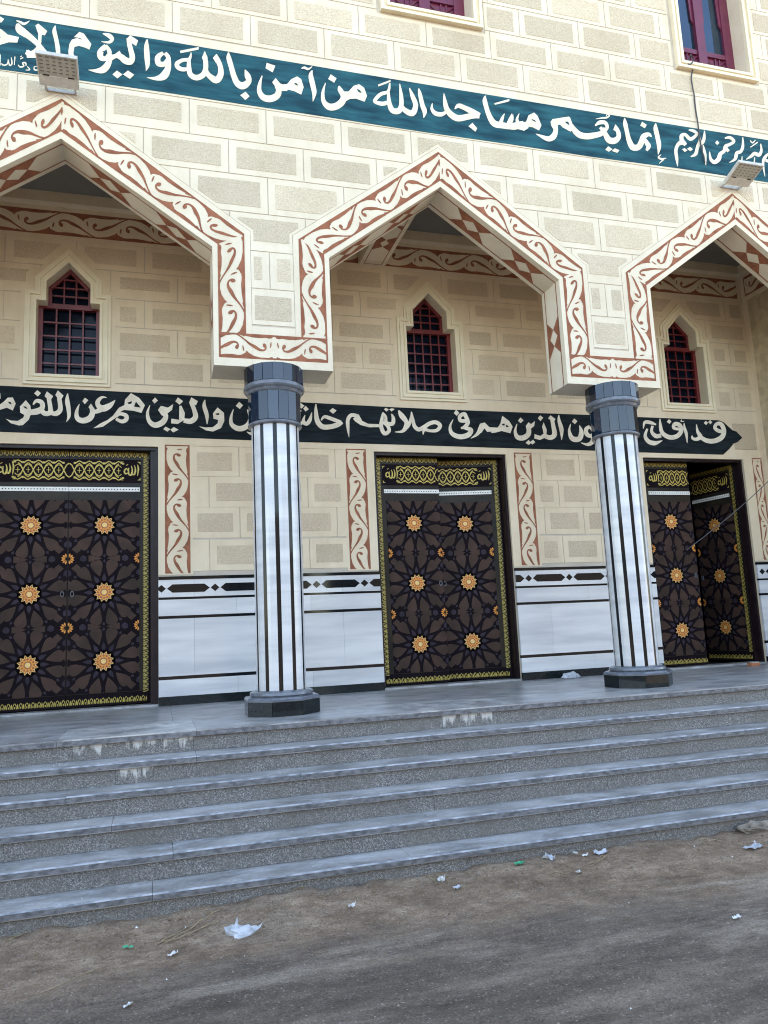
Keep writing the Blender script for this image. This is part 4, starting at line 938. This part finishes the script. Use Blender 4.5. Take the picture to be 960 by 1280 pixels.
def allah(flip):
    """the word Allah in gold with four corner leaves; reads the right way on both leaves"""
    mb = MB(); f = (lambda u, v, h: (-u, -h, v)) if flip else fl
    for a, b in ((-1, -1), (1, -1), (1, 1), (-1, 1)): mb.poly(fixd([(a*.088, b*.088), (a*.060, b*.088), (a*.078, b*.078), (a*.088, b*.060)]), fl, .0045, GOLD)
    g_ = fl
    mb.stroke([(.062, .062, .006), (.070, .02, .015), (.062, -.045, .005)], g_, .005, GOLD, .0006, 3)
    mb.stroke([(.034, .055, .005), (.044, .01, .013), (.034, -.030, .016), (.018, -.030, .013), (.012, -.01, .010)], g_, .0054, GOLD, .0006, 3)
    mb.stroke([(.006, .050, .005), (.016, .01, .013), (.008, -.034, .016), (-.010, -.036, .014), (-.018, -.01, .012), (-.016, .03, .008)], g_, .0058, GOLD, .0006, 3)
    mb.stroke([(-.018, .0, .010), (-.036, .022, .012), (-.054, .0, .014), (-.046, -.026, .014), (-.022, -.020, .010)], g_, .0062, GOLD, .0006, 3)
    mb.stroke([(-.040, .052, .006), (-.022, .062, .006)], g_, .0066, GOLD, .0004, 1)
    mb.v = [(x*1.15, y, z*1.15) for x, y, z in mb.v]
    return mb.mesh('gold_medallion')
ALLAH = allah(False)
def leaf(parent, ox, oy, sgn, ang, Wd, pw, pre):
    """sgn=1: hinge at left; -1: hinge at right. ang: swing into the hall"""
    pc = Wd-.004-pw/2 if True else 0
    key = (round(Wd, 3), round(pw, 3))
    if key not in LM: LM[key] = leaf_meshes(Wd, pc, pw)
    # mirrored copies of the mesh for the right hand leaf
    names = ('leaf', 'strapwork', 'gold_border', 'gold_frieze', 'white_braid')
    for nme in names:
        k2 = key+(nme, sgn)
        if k2 not in LM2:
            me = LM[key][nme]
            if sgn < 0:
                me = me.copy(); 
                for v_ in me.vertices: v_.co.x = -v_.co.x
                me.flip_normals()
            LM2[k2] = me
        o = link(nme, LM2[k2], parent, (ox, oy, 0), (0, 0, ang*(1 if sgn > 0 else -1)))
        if nme in ('gold_border', 'white_braid'): o['kind'] = 'stuff'
    a = ang*(1 if sgn > 0 else -1); ca, sa = math.cos(a), math.sin(a)
    def place(me, nme, u, z):
        u *= sgn; link(nme, me, parent, (ox+u*ca, oy+u*sa, z), (0, 0, a))
    for r_ in range(3): place(STAR, 'star_rosette', pc, .475+.705*r_)
    for r_ in range(2):
        place(ROS[1 if sgn > 0 else -1], 'small_rosette', pc-pw/2+.002, .8275+.705*r_)
        place(ROS[-1 if sgn > 0 else 1], 'small_rosette', Wd-.006, .8275+.705*r_)
    hm = HANDLE; place(hm, 'handle', Wd-.045, 1.17)
    place(ALLAH, 'gold_medallion', .200, 2.467)
LM, LM2 = {}, {}
hb = MB()
for k in range(14):
    a, b = 2*PI*k/14, 2*PI*(k+1)/14
    hb.slab([(.012*math.cos(a), .022*math.sin(a)), (.019*math.cos(a), .031*math.sin(a)), (.019*math.cos(b), .031*math.sin(b)), (.012*math.cos(b), .022*math.sin(b))], fl, .003, .014, RING)
HANDLE = hb.mesh('handle')
def door(a, b, angL, angR, Wl, pw, label=None):
    c = (a+b)/2; dr = empty('door', mosque, (c, B+.15, 0)); y = 0
    if label: dr['label'] = label
    j = MB(); e = (b-a)/2
    inn = Wl+.004
    for s_ in (-1, 1):
        x0, x1 = sorted((s_*e, s_*inn)); j.box((x0+.001, -.10, .021), (x1-.001, .07, DZ-.001), DWOOD)
        x0, x1 = sorted((s_*(e-.0), s_*(e-.03))); j.box((x0+.001, -.125, .021), (x1-.001, -.101, DZ-.002), DWOOD)
    j.box((-inn, -.06, 2.696), (inn, .07, DZ-.002), DWOOD); j.box((-e+.03, -.125, DZ-.035), (e-.03, -.101, DZ-.002), DWOOD)
    j.build('jamb', dr)
    sl_ = MB(); sl_.box((-e+.001, -.17, .0), (e-.001, .07, .02), TREAD); sl_.build('threshold', dr)
    leaf(dr, -Wl, 0, 1, angL, Wl-.002, pw, 'l'); leaf(dr, Wl, 0, -1, angR, Wl-.002, pw, 'r')
door(*DOORS[0], 0, 0, .812, .70, 'closed double door with gold star rosettes, left end of the porch')
door(*DOORS[1], 0, R(11), .795, .665, 'double door at the middle, its right leaf pushed slightly inwards')
door(*DOORS[2], 0, R(80), .745, .665, 'double door at the right, its right leaf standing wide open')

# ------------------------------------------------------------------ columns
def column(x, y, label):
    c = empty('column', mosque, (x, y, 0)); c['label'] = label
    def prism(name, n, Ro, z0, z1, M, rot, jitter=0, share=None):
        """facing tiles: one flat slab per side"""
        for i in range(n):
            a = rot+2*PI*i/n; hw = Ro*math.tan(PI/n)-.0018
            hz = (z1-z0)/2; mb = MB(); mb.box((-hw, -.012, -hz), (hw, 0, hz), M)
            me = mb.mesh(name)
            link(name, me, c, (math.cos(a-PI/2)*(Ro-.012), math.sin(a-PI/2)*(Ro-.012), z0+hz), (random.uniform(-jitter, jitter)*.4, 0, a+random.uniform(-jitter, jitter)))
    # octagonal plinth
    mb = MB(); Rv = .325
    def octo(r1, z1, r2, z2, M, n=8, a0=PI/8): lathe(mb, [(r1, z1), (r2, z2)], M, n, a0)
    lathe(mb, [(Rv-.006, .0), (Rv-.006, .118)], RING, 8, PI/8); lathe(mb, [(Rv+.006, .118), (Rv+.008, .135), (Rv-.01, .15), (Rv-.035, .152), (0, .152)], RING, 8, PI/8)
    lathe(mb, [(Rv-.006, .118), (Rv+.006, .118)], RING, 8, PI/8)
    mb.build('plinth', c)
    prism('plinth_tile', 8, Rv*math.cos(PI/8)+.004, .002, .116, BMARB2, 0, .004)
    mb = MB(); lathe(mb, [(.262, .152), (.272, .165), (.268, .185), (.240, .198), (.205, .200)], RING, 40); mb.build('base_ring', c, smooth=True)
    # shaft: alternating strips
    n = 11; tot = 2*PI/n
    for i in range(n):
        for M, nm, f0, f1, r_ in ((WMARB, 'white_strip', -.35, .35, .212), (BMARB, 'black_strip', .353, .647, .209)):
            mb = MB(); k = 3 if nm == 'white_strip' else 1
            base = -PI/2+R(7)+i*tot
            A = [base+tot*(f0+(f1-f0)*j/k) for j in range(k+1)]
            cuts = [.20, 1.02, 2.27, 2.50] if k == 3 else [.20, 2.50]
            for z0, z1 in zip(cuts, cuts[1:]):
                z0 += .0012
                for p, q in zip(A, A[1:]):
                    mb.face([(r_*math.cos(p), r_*math.sin(p), z0), (r_*math.cos(q), r_*math.sin(q), z0), (r_*math.cos(q), r_*math.sin(q), z1), (r_*math.cos(p), r_*math.sin(p), z1)], M)
            for p, s_ in ((A[0], 1), (A[-1], -1)):
                P = [((r_-.02)*math.cos(p), (r_-.02)*math.sin(p), .2), (r_*math.cos(p), r_*math.sin(p), .2), (r_*math.cos(p), r_*math.sin(p), 2.5), ((r_-.02)*math.cos(p), (r_-.02)*math.sin(p), 2.5)]
                mb.face(P[::s_], M)
            o = mb.build(nm, c)
            if nm == 'white_strip':
                for p in o.data.polygons[:9]: p.use_smooth = True
    def torus(name, r_, z, t, M):
        mb = MB(); lathe(mb, [(r_-t*1.2, z-t)] + [(r_-t*.2+t*math.cos(a), z+t*math.sin(a)) for a in [PI*(-.5+k/8) for k in range(9)]] + [(r_-t*1.2, z+t)], M, 48); mb.build(name, c, smooth=True)
    torus('lower_ring', .228, 2.515, .018, RING)
    prism('capital_tile', 16, .232, 2.535, 2.80, BTILE, PI/16, .055)
    mb = MB(); lathe(mb, [(.232, 2.79), (.245, 2.80), (.255, 2.822), (.268, 2.832), (.276, 2.846), (.275, 2.868), (.266, 2.880), (.250, 2.884)], RING, 48); mb.build('upper_ring', c, smooth=True)
    prism('capital_tile', 18, .262, 2.884, ZB-.001, BTILE, 0, .055)
    mb = MB(); lathe(mb, [(.19, 0.15), (.19, 2.5)], JOINT, 24); lathe(mb, [(.215, 2.5), (.215, 2.82)], JOINT, 32); lathe(mb, [(.245, 2.87), (.245, ZB-.002)], JOINT, 32); lathe(mb, [(.0, ZB-.0015), (.245, ZB-.002)], JOINT, 32); mb.build('core', c)
column(-1.752, .085, 'striped column between the left and the middle arch'); column(1.775, .085, 'striped column between the middle and the right arch'); column(-5.32, .085, 'striped column at the far left of the porch')

# ------------------------------------------------------------------ platform and steps
D0, T, RI = .6475, .2235, .1527
steps = tag(empty('entrance_steps', loc=(0, 0, ZG)), 'flight of six grey marble steps with speckled terrazzo risers in front of the mosque', 'steps')
up_ = -ZG
SX0, SX1 = -9.0, 8.8
core = MB()
for i in range(6):
    y = -(D0+i*T); core.box((SX0, y+.038, 0 if i == 5 else up_-(i+1)*RI-.01), (SX1, B+.3 if i == 0 else y+T+.06, up_-i*RI-.045), GRAN) 
core.box((SX0, -D0+.1, 0), (SX1, B+.3, up_-.045), GRAN)
core.build('core', steps)
def split(x0, x1, L, off):
    xs = [x0]; x = x0+off
    while x < x1-.15: xs.append(x); x += L+random.uniform(-.25, .25)
    return xs+[x1]
for i in range(6):
    y = -(D0+i*T); z = up_-i*RI
    xs = split(SX0, SX1, 1.75, random.uniform(.4, 1.6))
    for a, b in zip(xs, xs[1:]):
        if i == 0: break
        dz = random.uniform(-.0015, .0015); dy = random.uniform(-.002, .002)
        mb = MB()
        e = .008
        P = [(y+dy+e, z+dz), (y+dy, z+dz-e), (y+dy, z-.038), (y+dy+.004, z-.0445)]
        x0, x1 = a+.0012, b-.0012
        back = y+T+.036
        prof = [(back, z+dz)] + P + [(back, z-.0445)]
        for pi_, (p, q) in enumerate(zip(prof, prof[1:])): mb.face([(x1, p[0], p[1]), (x0, p[0], p[1]), (x0, q[0], q[1]), (x1, q[0], q[1])], EDGE if pi_ == 1 else NOSE if pi_ == 2 else TREAD)
        mb.face([(x0, p[0], p[1]) for p in prof], TREAD); mb.face([(x1, p[0], p[1]) for p in prof[::-1]], TREAD)
        mb.build('tread', steps)
    # risers
    xs = split(SX0, SX1, 1.5, random.uniform(.3, 1.4))
    if i == 0: xs = sorted(set([x for x in xs if not (-3.4 < x < -2.45) and not (-.6 < x < -.05)] + [-3.35, -2.52, -.56, -.12]))
    if i == 1: xs = sorted(set([x for x in xs if not (-3.3 < x < -2.6)] + [-3.05, -2.80]))
    for a, b in zip(xs, xs[1:]):
        M = GRAN
        if i == 0 and ((abs(a+3.35) < .01) or abs(a+.56) < .01): M = GRANS
        if i == 1 and abs(a+3.05) < .01: M = GRANS
        mb = MB(); mb.box((a+.001, y+.030, z-RI+.001 if i < 5 else 0.0), (b-.001, y+.040, z-.046), M); mb.build('riser', steps)
# paving of the platform: rows of slabs, the front row carries the nosing
ys = [-D0, .05, .75, B+.10]
for r_, (y0, y1) in enumerate(zip(ys, ys[1:])):
    xs = split(SX0, SX1, .92, random.uniform(.2, .9))
    if r_ == 0: xs = sorted(set([x for x in xs if not (-3.9 < x < -2.0) and not (-1.1 < x < .3)] + [-3.45, -2.5, -.75, .12]))
    for a, b in zip(xs, xs[1:]):
        dz = random.uniform(-.0012, .0006); mb = MB()
        mb.box((a+.0012, y0+(.0012 if r_ else 0), up_-.0445), (b-.0012, y1-.0012, up_+dz), TREADS if (r_ == 0 and a > -3.6 and b < -2.3) or (r_ == 0 and a < -.1 < b) else TREAD)
        if r_ == 0: mb.box((a+.0012, y0-.0025, up_-.0435), (b-.0012, y0, up_+dz-.009), NOSE)
        mb.build('paving_slab', steps)

# ------------------------------------------------------------------ ground
def gh(x, y):
    n1 = noise.noise(Vector((x*.9, y*1.4, 3)))*.020+noise.noise(Vector((x*4, y*5, 8)))*.008+noise.noise(Vector((x*14, y*16, 1)))*.0035
    berm = max(0, 1-abs(y+1.72)/.55)*(.035+.03*noise.noise(Vector((x*1.3, 0, 5)))+.028*noise.noise(Vector((x*7, y*5, 5)))+.012*noise.noise(Vector((x*23, y*20, 5))))
    fade = max(0, min(1, (9-abs(x))/3))*max(0, min(1, (y+8)/2))
    return ZG+(n1+berm)*fade-.004
xs = [-400, -120, -40, -20, -11]+[-8.5+.055*i for i in range(int(17/.055)+1)]+[11, 20, 40, 120, 400]
ysg = [-400, -120, -40, -20, -12, -9]+[-7.6+.15*i for i in range(20)]+[-4.6+.045*i for i in range(int(3.1/.045))]+[-1.5, -.5, 20, 60, 150, 400]
ysg = sorted(set(ysg))
gm = bpy.data.meshes.new('ground'); nx = len(xs)
V = [(x, y, gh(x, y) if y < -1.3 else ZG-.004) for y in ysg for x in xs]
Fc = [(j*nx+i, j*nx+i+1, (j+1)*nx+i+1, (j+1)*nx+i) for j in range(len(ysg)-1) for i in range(nx-1)]
gm.from_pydata(V, [], Fc); gm.materials.append(GROUND); gm.update()
for p in gm.polygons: p.use_smooth = True
tag(link('ground', gm), 'dusty worn road with brown dirt along the foot of the steps', kind='structure')

# loose gravel and crumbs
pb = MB()
for _ in range(2600):
    x = random.uniform(-5, 4); y = -1.80-abs(random.gauss(0, .28)); r_ = random.uniform(.003, .012)*random.uniform(.5, 1.2); z = gh(x, y)
    n_ = 5; P = [(x+r_*math.cos(a)*random.uniform(.6, 1.3), y+r_*math.sin(a)*random.uniform(.6, 1.3)) for a in (0, 1.3, 2.6, 3.8, 5)]
    for i in range(5): pb.face([(*P[i], z-.002), (*P[(i+1) % 5], z-.002), (x, y, z+r_*.7)], CLOD)
for _ in range(1300):
    x = random.uniform(-5, 4); k = random.random(); y = -1.78-abs(random.gauss(0, .55)) if k < .75 else random.uniform(-4.6, -1.8)
    r_ = random.choice((.002, .003, .004, .005, .007, .009))*random.uniform(.7, 1.2); z = gh(x, y)
    M = STONE if random.random() < .95 else PAPER
    P = [(x+r_*math.cos(a)*random.uniform(.7, 1.2), y+r_*math.sin(a)*random.uniform(.7, 1.2)) for a in (0, 1.3, 2.6, 3.8, 5)]
    t_ = (x, y, z+r_*.9)
    for i in range(5): pb.face([(*P[i], z-.002), (*P[(i+1) % 5], z-.002), t_], M)
for _ in range(260):
    x = random.uniform(-5, 5); i = random.randint(0, 5); y = -(D0+i*T)+random.uniform(.01, .2); z = -i*RI+.001; r_ = random.uniform(.0015, .005)
    for k in range(4):
        a, b = k*PI/2, (k+1)*PI/2; pb.face([(x+r_*math.cos(a), y+r_*math.sin(a), z), (x+r_*math.cos(b), y+r_*math.sin(b), z), (x, y, z+r_)], PAPER)
tag(pb.build('gravel'), 'small stones and crumbs scattered over the road and treads', kind='stuff')

# ------------------------------------------------------------------ litter
def crumple(name, loc, size, M, seed, label, cat, flat=.5, rz=0):
    rnd = random.Random(seed); mb = MB(); n, m_ = 22, 12; V = []
    for j in range(m_+1):
        for i in range(n):
            a = 2*PI*i/n; b = PI*j/m_
            p = Vector((math.cos(a)*math.sin(b), math.sin(a)*math.sin(b), math.cos(b)))
            k = 1+.45*noise.noise(p*1.6+Vector((seed, 0, 0)))+.38*abs(noise.noise(p*4+Vector((0, seed, 0))))-.10
            V.append((p.x*k*size[0], p.y*k*size[1], max(0, (p.z*k*.9+.45)*size[2])))
    for j in range(m_):
        for i in range(n):
            a, b, c, d = j*n+i, j*n+(i+1) % n, (j+1)*n+(i+1) % n, (j+1)*n+i
            mb.face([V[a], V[d], V[c], V[b]], M)
    if name == 'plastic_bag': mb.v = [(x, y+3.0*x*x, z+2.2*x*x*(1 if z > .002 else 0)) for x, y, z in mb.v]
    o = mb.build(name, None, loc); o.rotation_euler = (0, 0, rz); tag(o, label, cat); return o
def on_ground(px, py):
    d = fw+rt*((px-CX)/F)-up*((py-CY)/F); p = CAM+d*((ZG-CAM.z)/d.z); return p.x, p.y
def scrap(name, px, py, w_, l_, M, rz, label, cat, seed=0, curl=.02):
    x, y = on_ground(px, py); mb = MB(); rnd = random.Random(seed); n = 5
    G = [[Vector(((i/n-.5)*w_*(1+.15*rnd.random()), (j/n-.5)*l_*(1+.15*rnd.random()), .002+curl*rnd.random()*(abs(i/n-.5)+abs(j/n-.5)))) for i in range(n+1)] for j in range(n+1)]
    for j in range(n):
        for i in range(n): mb.face([G[j][i], G[j][i+1], G[j+1][i+1], G[j+1][i]], M)
    o = mb.build(name, None, (x, y, gh(x, y)+.004)); o.rotation_euler = (0, 0, rz); tag(o, label, cat); return o
x, y = on_ground(300, 1168)
bagG = crumple('plastic_bag', (x, y, gh(x, y)-.008), (.080, .042, .036), BAG, 5, 'thin white plastic bag lying on the dirt in front of the steps', 'plastic bag', rz=-.5)
bx = MB()
for pts in ([(-.005, .0, .01), (.0, .02, .055), (.012, .012, .07), (.022, .0, .055), (.02, -.01, .01)], [(.10, .02, .01), (.135, .035, .03), (.15, .03, .045), (.14, .015, .02), (.11, .0, .005)]):
    bx.face(pts, BAG)
hd = tag(bx.build('handle', bagG, (-.03, 0, .02)), kind='stuff')
crumple('cloth_bundle', (1.83, 1.50, .001), (.13, .07, .05), BAG, 11, 'crumpled white bag on the paving beside the right column', 'plastic bag', rz=.2)
scrap('wrapper', 650, 1089, .07, .035, GREEN, .3, 'small green wrapper on the dirt below the steps', 'wrapper', 1)
scrap('plastic_scrap', 687, 1081, .035, .075, BAG, .5, 'clear twisted plastic scrap standing just right of the green wrapper', 'plastic scrap', 2, .05)
scrap('plastic_scrap', 752, 1073, .085, .05, BAG, -.2, 'largest flat clear plastic scrap, right end of the litter by the steps', 'plastic scrap', 3, .03)
scrap('paper_scrap', 732, 1077, .04, .03, PAPER, .9, 'white paper scrap left of the flat clear plastic', 'paper scrap', 4)
scrap('paper_scrap', 723, 1094, .028, .022, PAPER, .1, 'tiny square white paper lying apart below the row of litter', 'paper scrap', 5)
scrap('paper_scrap', 720, 1076, .02, .03, PAPER, .4, 'narrow pale scrap against the bottom riser', 'paper scrap', 6)
scrap('paper_scrap', 440, 1139, .05, .018, PAPER, .7, 'long white paper curl right of the white bag', 'paper scrap', 7, .03)
scrap('leaf_scrap', 160, 1186, .05, .016, GREEN, -.2, 'thin pale green strip on the dirt at the left', 'scrap', 8)
scrap('paper_scrap', 216, 1194, .05, .022, PAPER, .8, 'folded white paper bit left of the white bag', 'paper scrap', 9)
scrap('paper_scrap', 160, 1258, .04, .02, PAPER, 1.0, 'white scrap lowest at the left on the dark road', 'paper scrap', 10)
scrap('paper_scrap', 921, 1148, .05, .02, PAPER, .2, 'white splinter on the road at the right', 'paper scrap', 12)
scrap('plastic_scrap', 943, 1062, .14, .07, BAG, .3, 'flat clear sheet in the heap by the steps at the right edge', 'plastic scrap', 13)
scrap('plastic_scrap', 572, 1113, .05, .03, BAG, .3, 'dull clear plastic flake among dry twigs below the steps', 'plastic scrap', 14)
scrap('paper_scrap', 552, 1105, .03, .05, PAPER, .1, 'white paper knot tangled with dry twigs', 'paper scrap', 15, .06)
x, y = on_ground(948, 1042)
crumple('rubble_heap', (x, y, gh(x, y)-.01), (.16, .06, .05), STONE, 21, 'small heap of rubble against the bottom step at the right edge', 'rubble')
mb = MB(); mb.box((-.07, -.035, 0), (.07, .035, .04), CLAY); mb.box((-.02, -.034, .0401), (.06, .03, .046), PAPER)
o = mb.build('clay_brick', None, (4.36, 1.43, .001)); o.rotation_euler = (0, 0, .1); tag(o, 'small broken clay brick lying before the open right door', 'brick')
# twigs and straw
def twig(px, py, L, ang, bend, label, r_=.0022, n=1, seed=0):
    x, y = on_ground(px, py); rnd = random.Random(seed); mb = MB()
    for k in range(n):
        a = ang+rnd.uniform(-.35, .35)*(n > 1); l_ = L*rnd.uniform(.6, 1); ox, oy = rnd.uniform(-.03, .03)*(n > 1), rnd.uniform(-.03, .03)*(n > 1)
        pts = []
        for i in range(8):
            t_ = i/7; X = ox+math.cos(a+bend*t_)*l_*t_; Y = oy+math.sin(a+bend*t_)*l_*t_
            pts.append((X, Y, gh(x+X, y+Y)-gh(x, y)+.004+.008*math.sin(PI*t_)*rnd.random()))
        tube(mb, pts, r_, STRAW, 5)
    tag(mb.build('twig', None, (x, y, gh(x, y)+.003)), label, 'twig')
twig(48, 1245, .34, .35, .3, 'long dry stem at the lower left of the road')
twig(200, 1180, .42, .5, .1, 'bundle of dry straw left of the white bag', .002, 5, 3)
twig(400, 1130, .38, .35, .8, 'curved dry stalk right of the white bag', .002, 1, 4)
twig(380, 1125, .16, 2.2, .5, 'short stalk hooked beside the curved one', .002, 2, 5)
twig(545, 1108, .15, 1.0, .5, 'tangle of dry twigs against the bottom riser', .002, 6, 6)
twig(690, 1098, .22, .2, .2, 'thin straws lying below the clear plastic scraps', .0018, 4, 7)
twig(740, 1085, .2, .4, .3, 'yellow straws beside the largest plastic scrap', .0018, 3, 8)
twig(905, 1055, .25, 2.4, .2, 'dry stem leaning from the rubble heap', .002, 2, 9)
twig(10, 1180, .2, .5, .2, 'dry straws at the left edge below the steps', .002, 4, 10)

# ------------------------------------------------------------------ floodlights and cables
def flood(x, z, label):
    r_ = tag(empty('floodlight', None, (x, 0, z)), label, 'floodlight', 'floodlights on the blue band')
    # lamp head: nearly face-down, outer edge raised
    hx = .163; tilt = R(22); O = Vector((0, -.115, 0)); Rt = Matrix.Rotation(-tilt, 3, 'X')
    def tb(mb, a, b, M):
        k = len(mb.v); mb.box(a, b, M); mb.v[k:] = [tuple(Rt @ Vector(p)+O) for p in mb.v[k:]]
    mb = MB(); tb(mb, (-hx, -.275, .001), (hx, -.082, .035), LAMPG)
    for sx in (-hx, hx-.011): tb(mb, (sx, -.275, -.010), (sx+.011, -.082, 0), LAMPG)
    tb(mb, (-hx+.0115, -.275, -.010), (hx-.0115, -.266, 0), LAMPG); tb(mb, (-hx+.0115, -.090, -.010), (hx-.0115, -.082, 0), LAMPG)
    for i in range(8): tb(mb, (-hx+.02+i*.04, -.265, .036), (-hx+.024+i*.04, -.09, .055), LAMPG)
    mb.build('housing', r_)
    mb = MB(); tb(mb, (-hx+.012, -.2655, -.0035), (hx-.012, -.0905, -.0005), LED); mb.build('lens', r_)
    mb = MB()
    for i in range(6):
        for j in range(5): tb(mb, (-hx+.022+i*.050+(j%2)*.004, -.252+j*.031, -.006), (-hx+.050+i*.050, -.245+j*.031, -.004), LEDD)
    for i in (-1, 1): tb(mb, (i*.10-.025, -.0985, -.0108), (i*.10+.025, -.091, -.0042), BLACK)
    tag(mb.build('led_grid', r_), kind='stuff')
    mb = MB(); tb(mb, (-hx+.004, -.0815, -.009), (hx-.004, 0, .040), LAMPG); mb.build('driver_box', r_)
    mb = MB()
    for i in (-1, 1): mb.box((i*.12-.008, -.15, .02), (i*.12+.008, -.012, .045), LAMPG)
    mb.box((-.11, -.022, .02), (.11, -.0121, .045), LAMPG); mb.build('bracket', r_)
    return r_
flood(-3.578, 5.447, 'square grey LED floodlight over the left arch'); flood(3.516, 5.447, 'square grey LED floodlight over the right arch')
mb = MB()
P = [at(x, y, -.03) for x, y in ((862,73),(860,80),(866,88),(864,98),(868,120),(870,140),(873,160),(875,175),(878,190),(881,203))]
Q = [P[0]]
for a, b in zip(P, P[1:]): Q += [a.lerp(b, .5)+Vector((random.uniform(-.006, .006), 0, 0)), b]
tube(mb, Q, .008, CABLE); tube(mb, [P[0]+Vector((-.03, -.01, -.04)), P[0]+Vector((.0, -.02, .03)), P[0]+Vector((.05, -.01, .0)), P[0]+Vector((.02, -.015, -.06)), P[0]+Vector((-.035, -.01, -.11))], .009, CABLE)
tag(mb.build('cable'), 'grey cable hanging from the right upper window down over the blue band', 'cable')
mb = MB(); 
A, C_ = Vector((4.9, .30, 2.98)), Vector((2.70, .34, 1.36))
tube(mb, [A.lerp(C_, i/16)+Vector((0, 0, -.10*math.sin(PI*i/16))) for i in range(17)], .0045, CABLE)
tag(mb.build('wire'), 'thin dark wire slung across the open right doorway', 'wire')

# ------------------------------------------------------------------ the other side of the street (seen only in reflections)
OPP = mat('opposite_brick', (.10, .075, .055), (.07, .055, .042), 1.5, .9, dirt=.3)
OPW = mat('opposite_window', (.03, .035, .04), None, 4, .2)
for i, (x, wd_, h_) in enumerate(((-22, 17, 7.5), (-4, 16, 6.5), (14, 15, 9), (32, 15, 7))):
    b_ = tag(empty('street_house', None, (x, -25, ZG)), ('bare brick house across the street behind the camera, far left', 'low bare brick house straight across the street behind the camera', 'tallest bare brick house across the street behind the camera', 'bare brick house across the street behind the camera, far right')[i], 'house')
    mb = MB(); mb.box((-wd_/2, -8, 0), (wd_/2, 0, h_), OPP); mb.build('wall', b_)
    for fx in range(3):
        for fz in range(int(h_//3)):
            mb = MB(); mb.box((-wd_/2+1.6+fx*wd_/3, .002, 1+fz*3), (-wd_/2+2.9+fx*wd_/3, .05, 2.4+fz*3), OPW); mb.build('window', b_)
print('objects', len(bpy.data.objects))
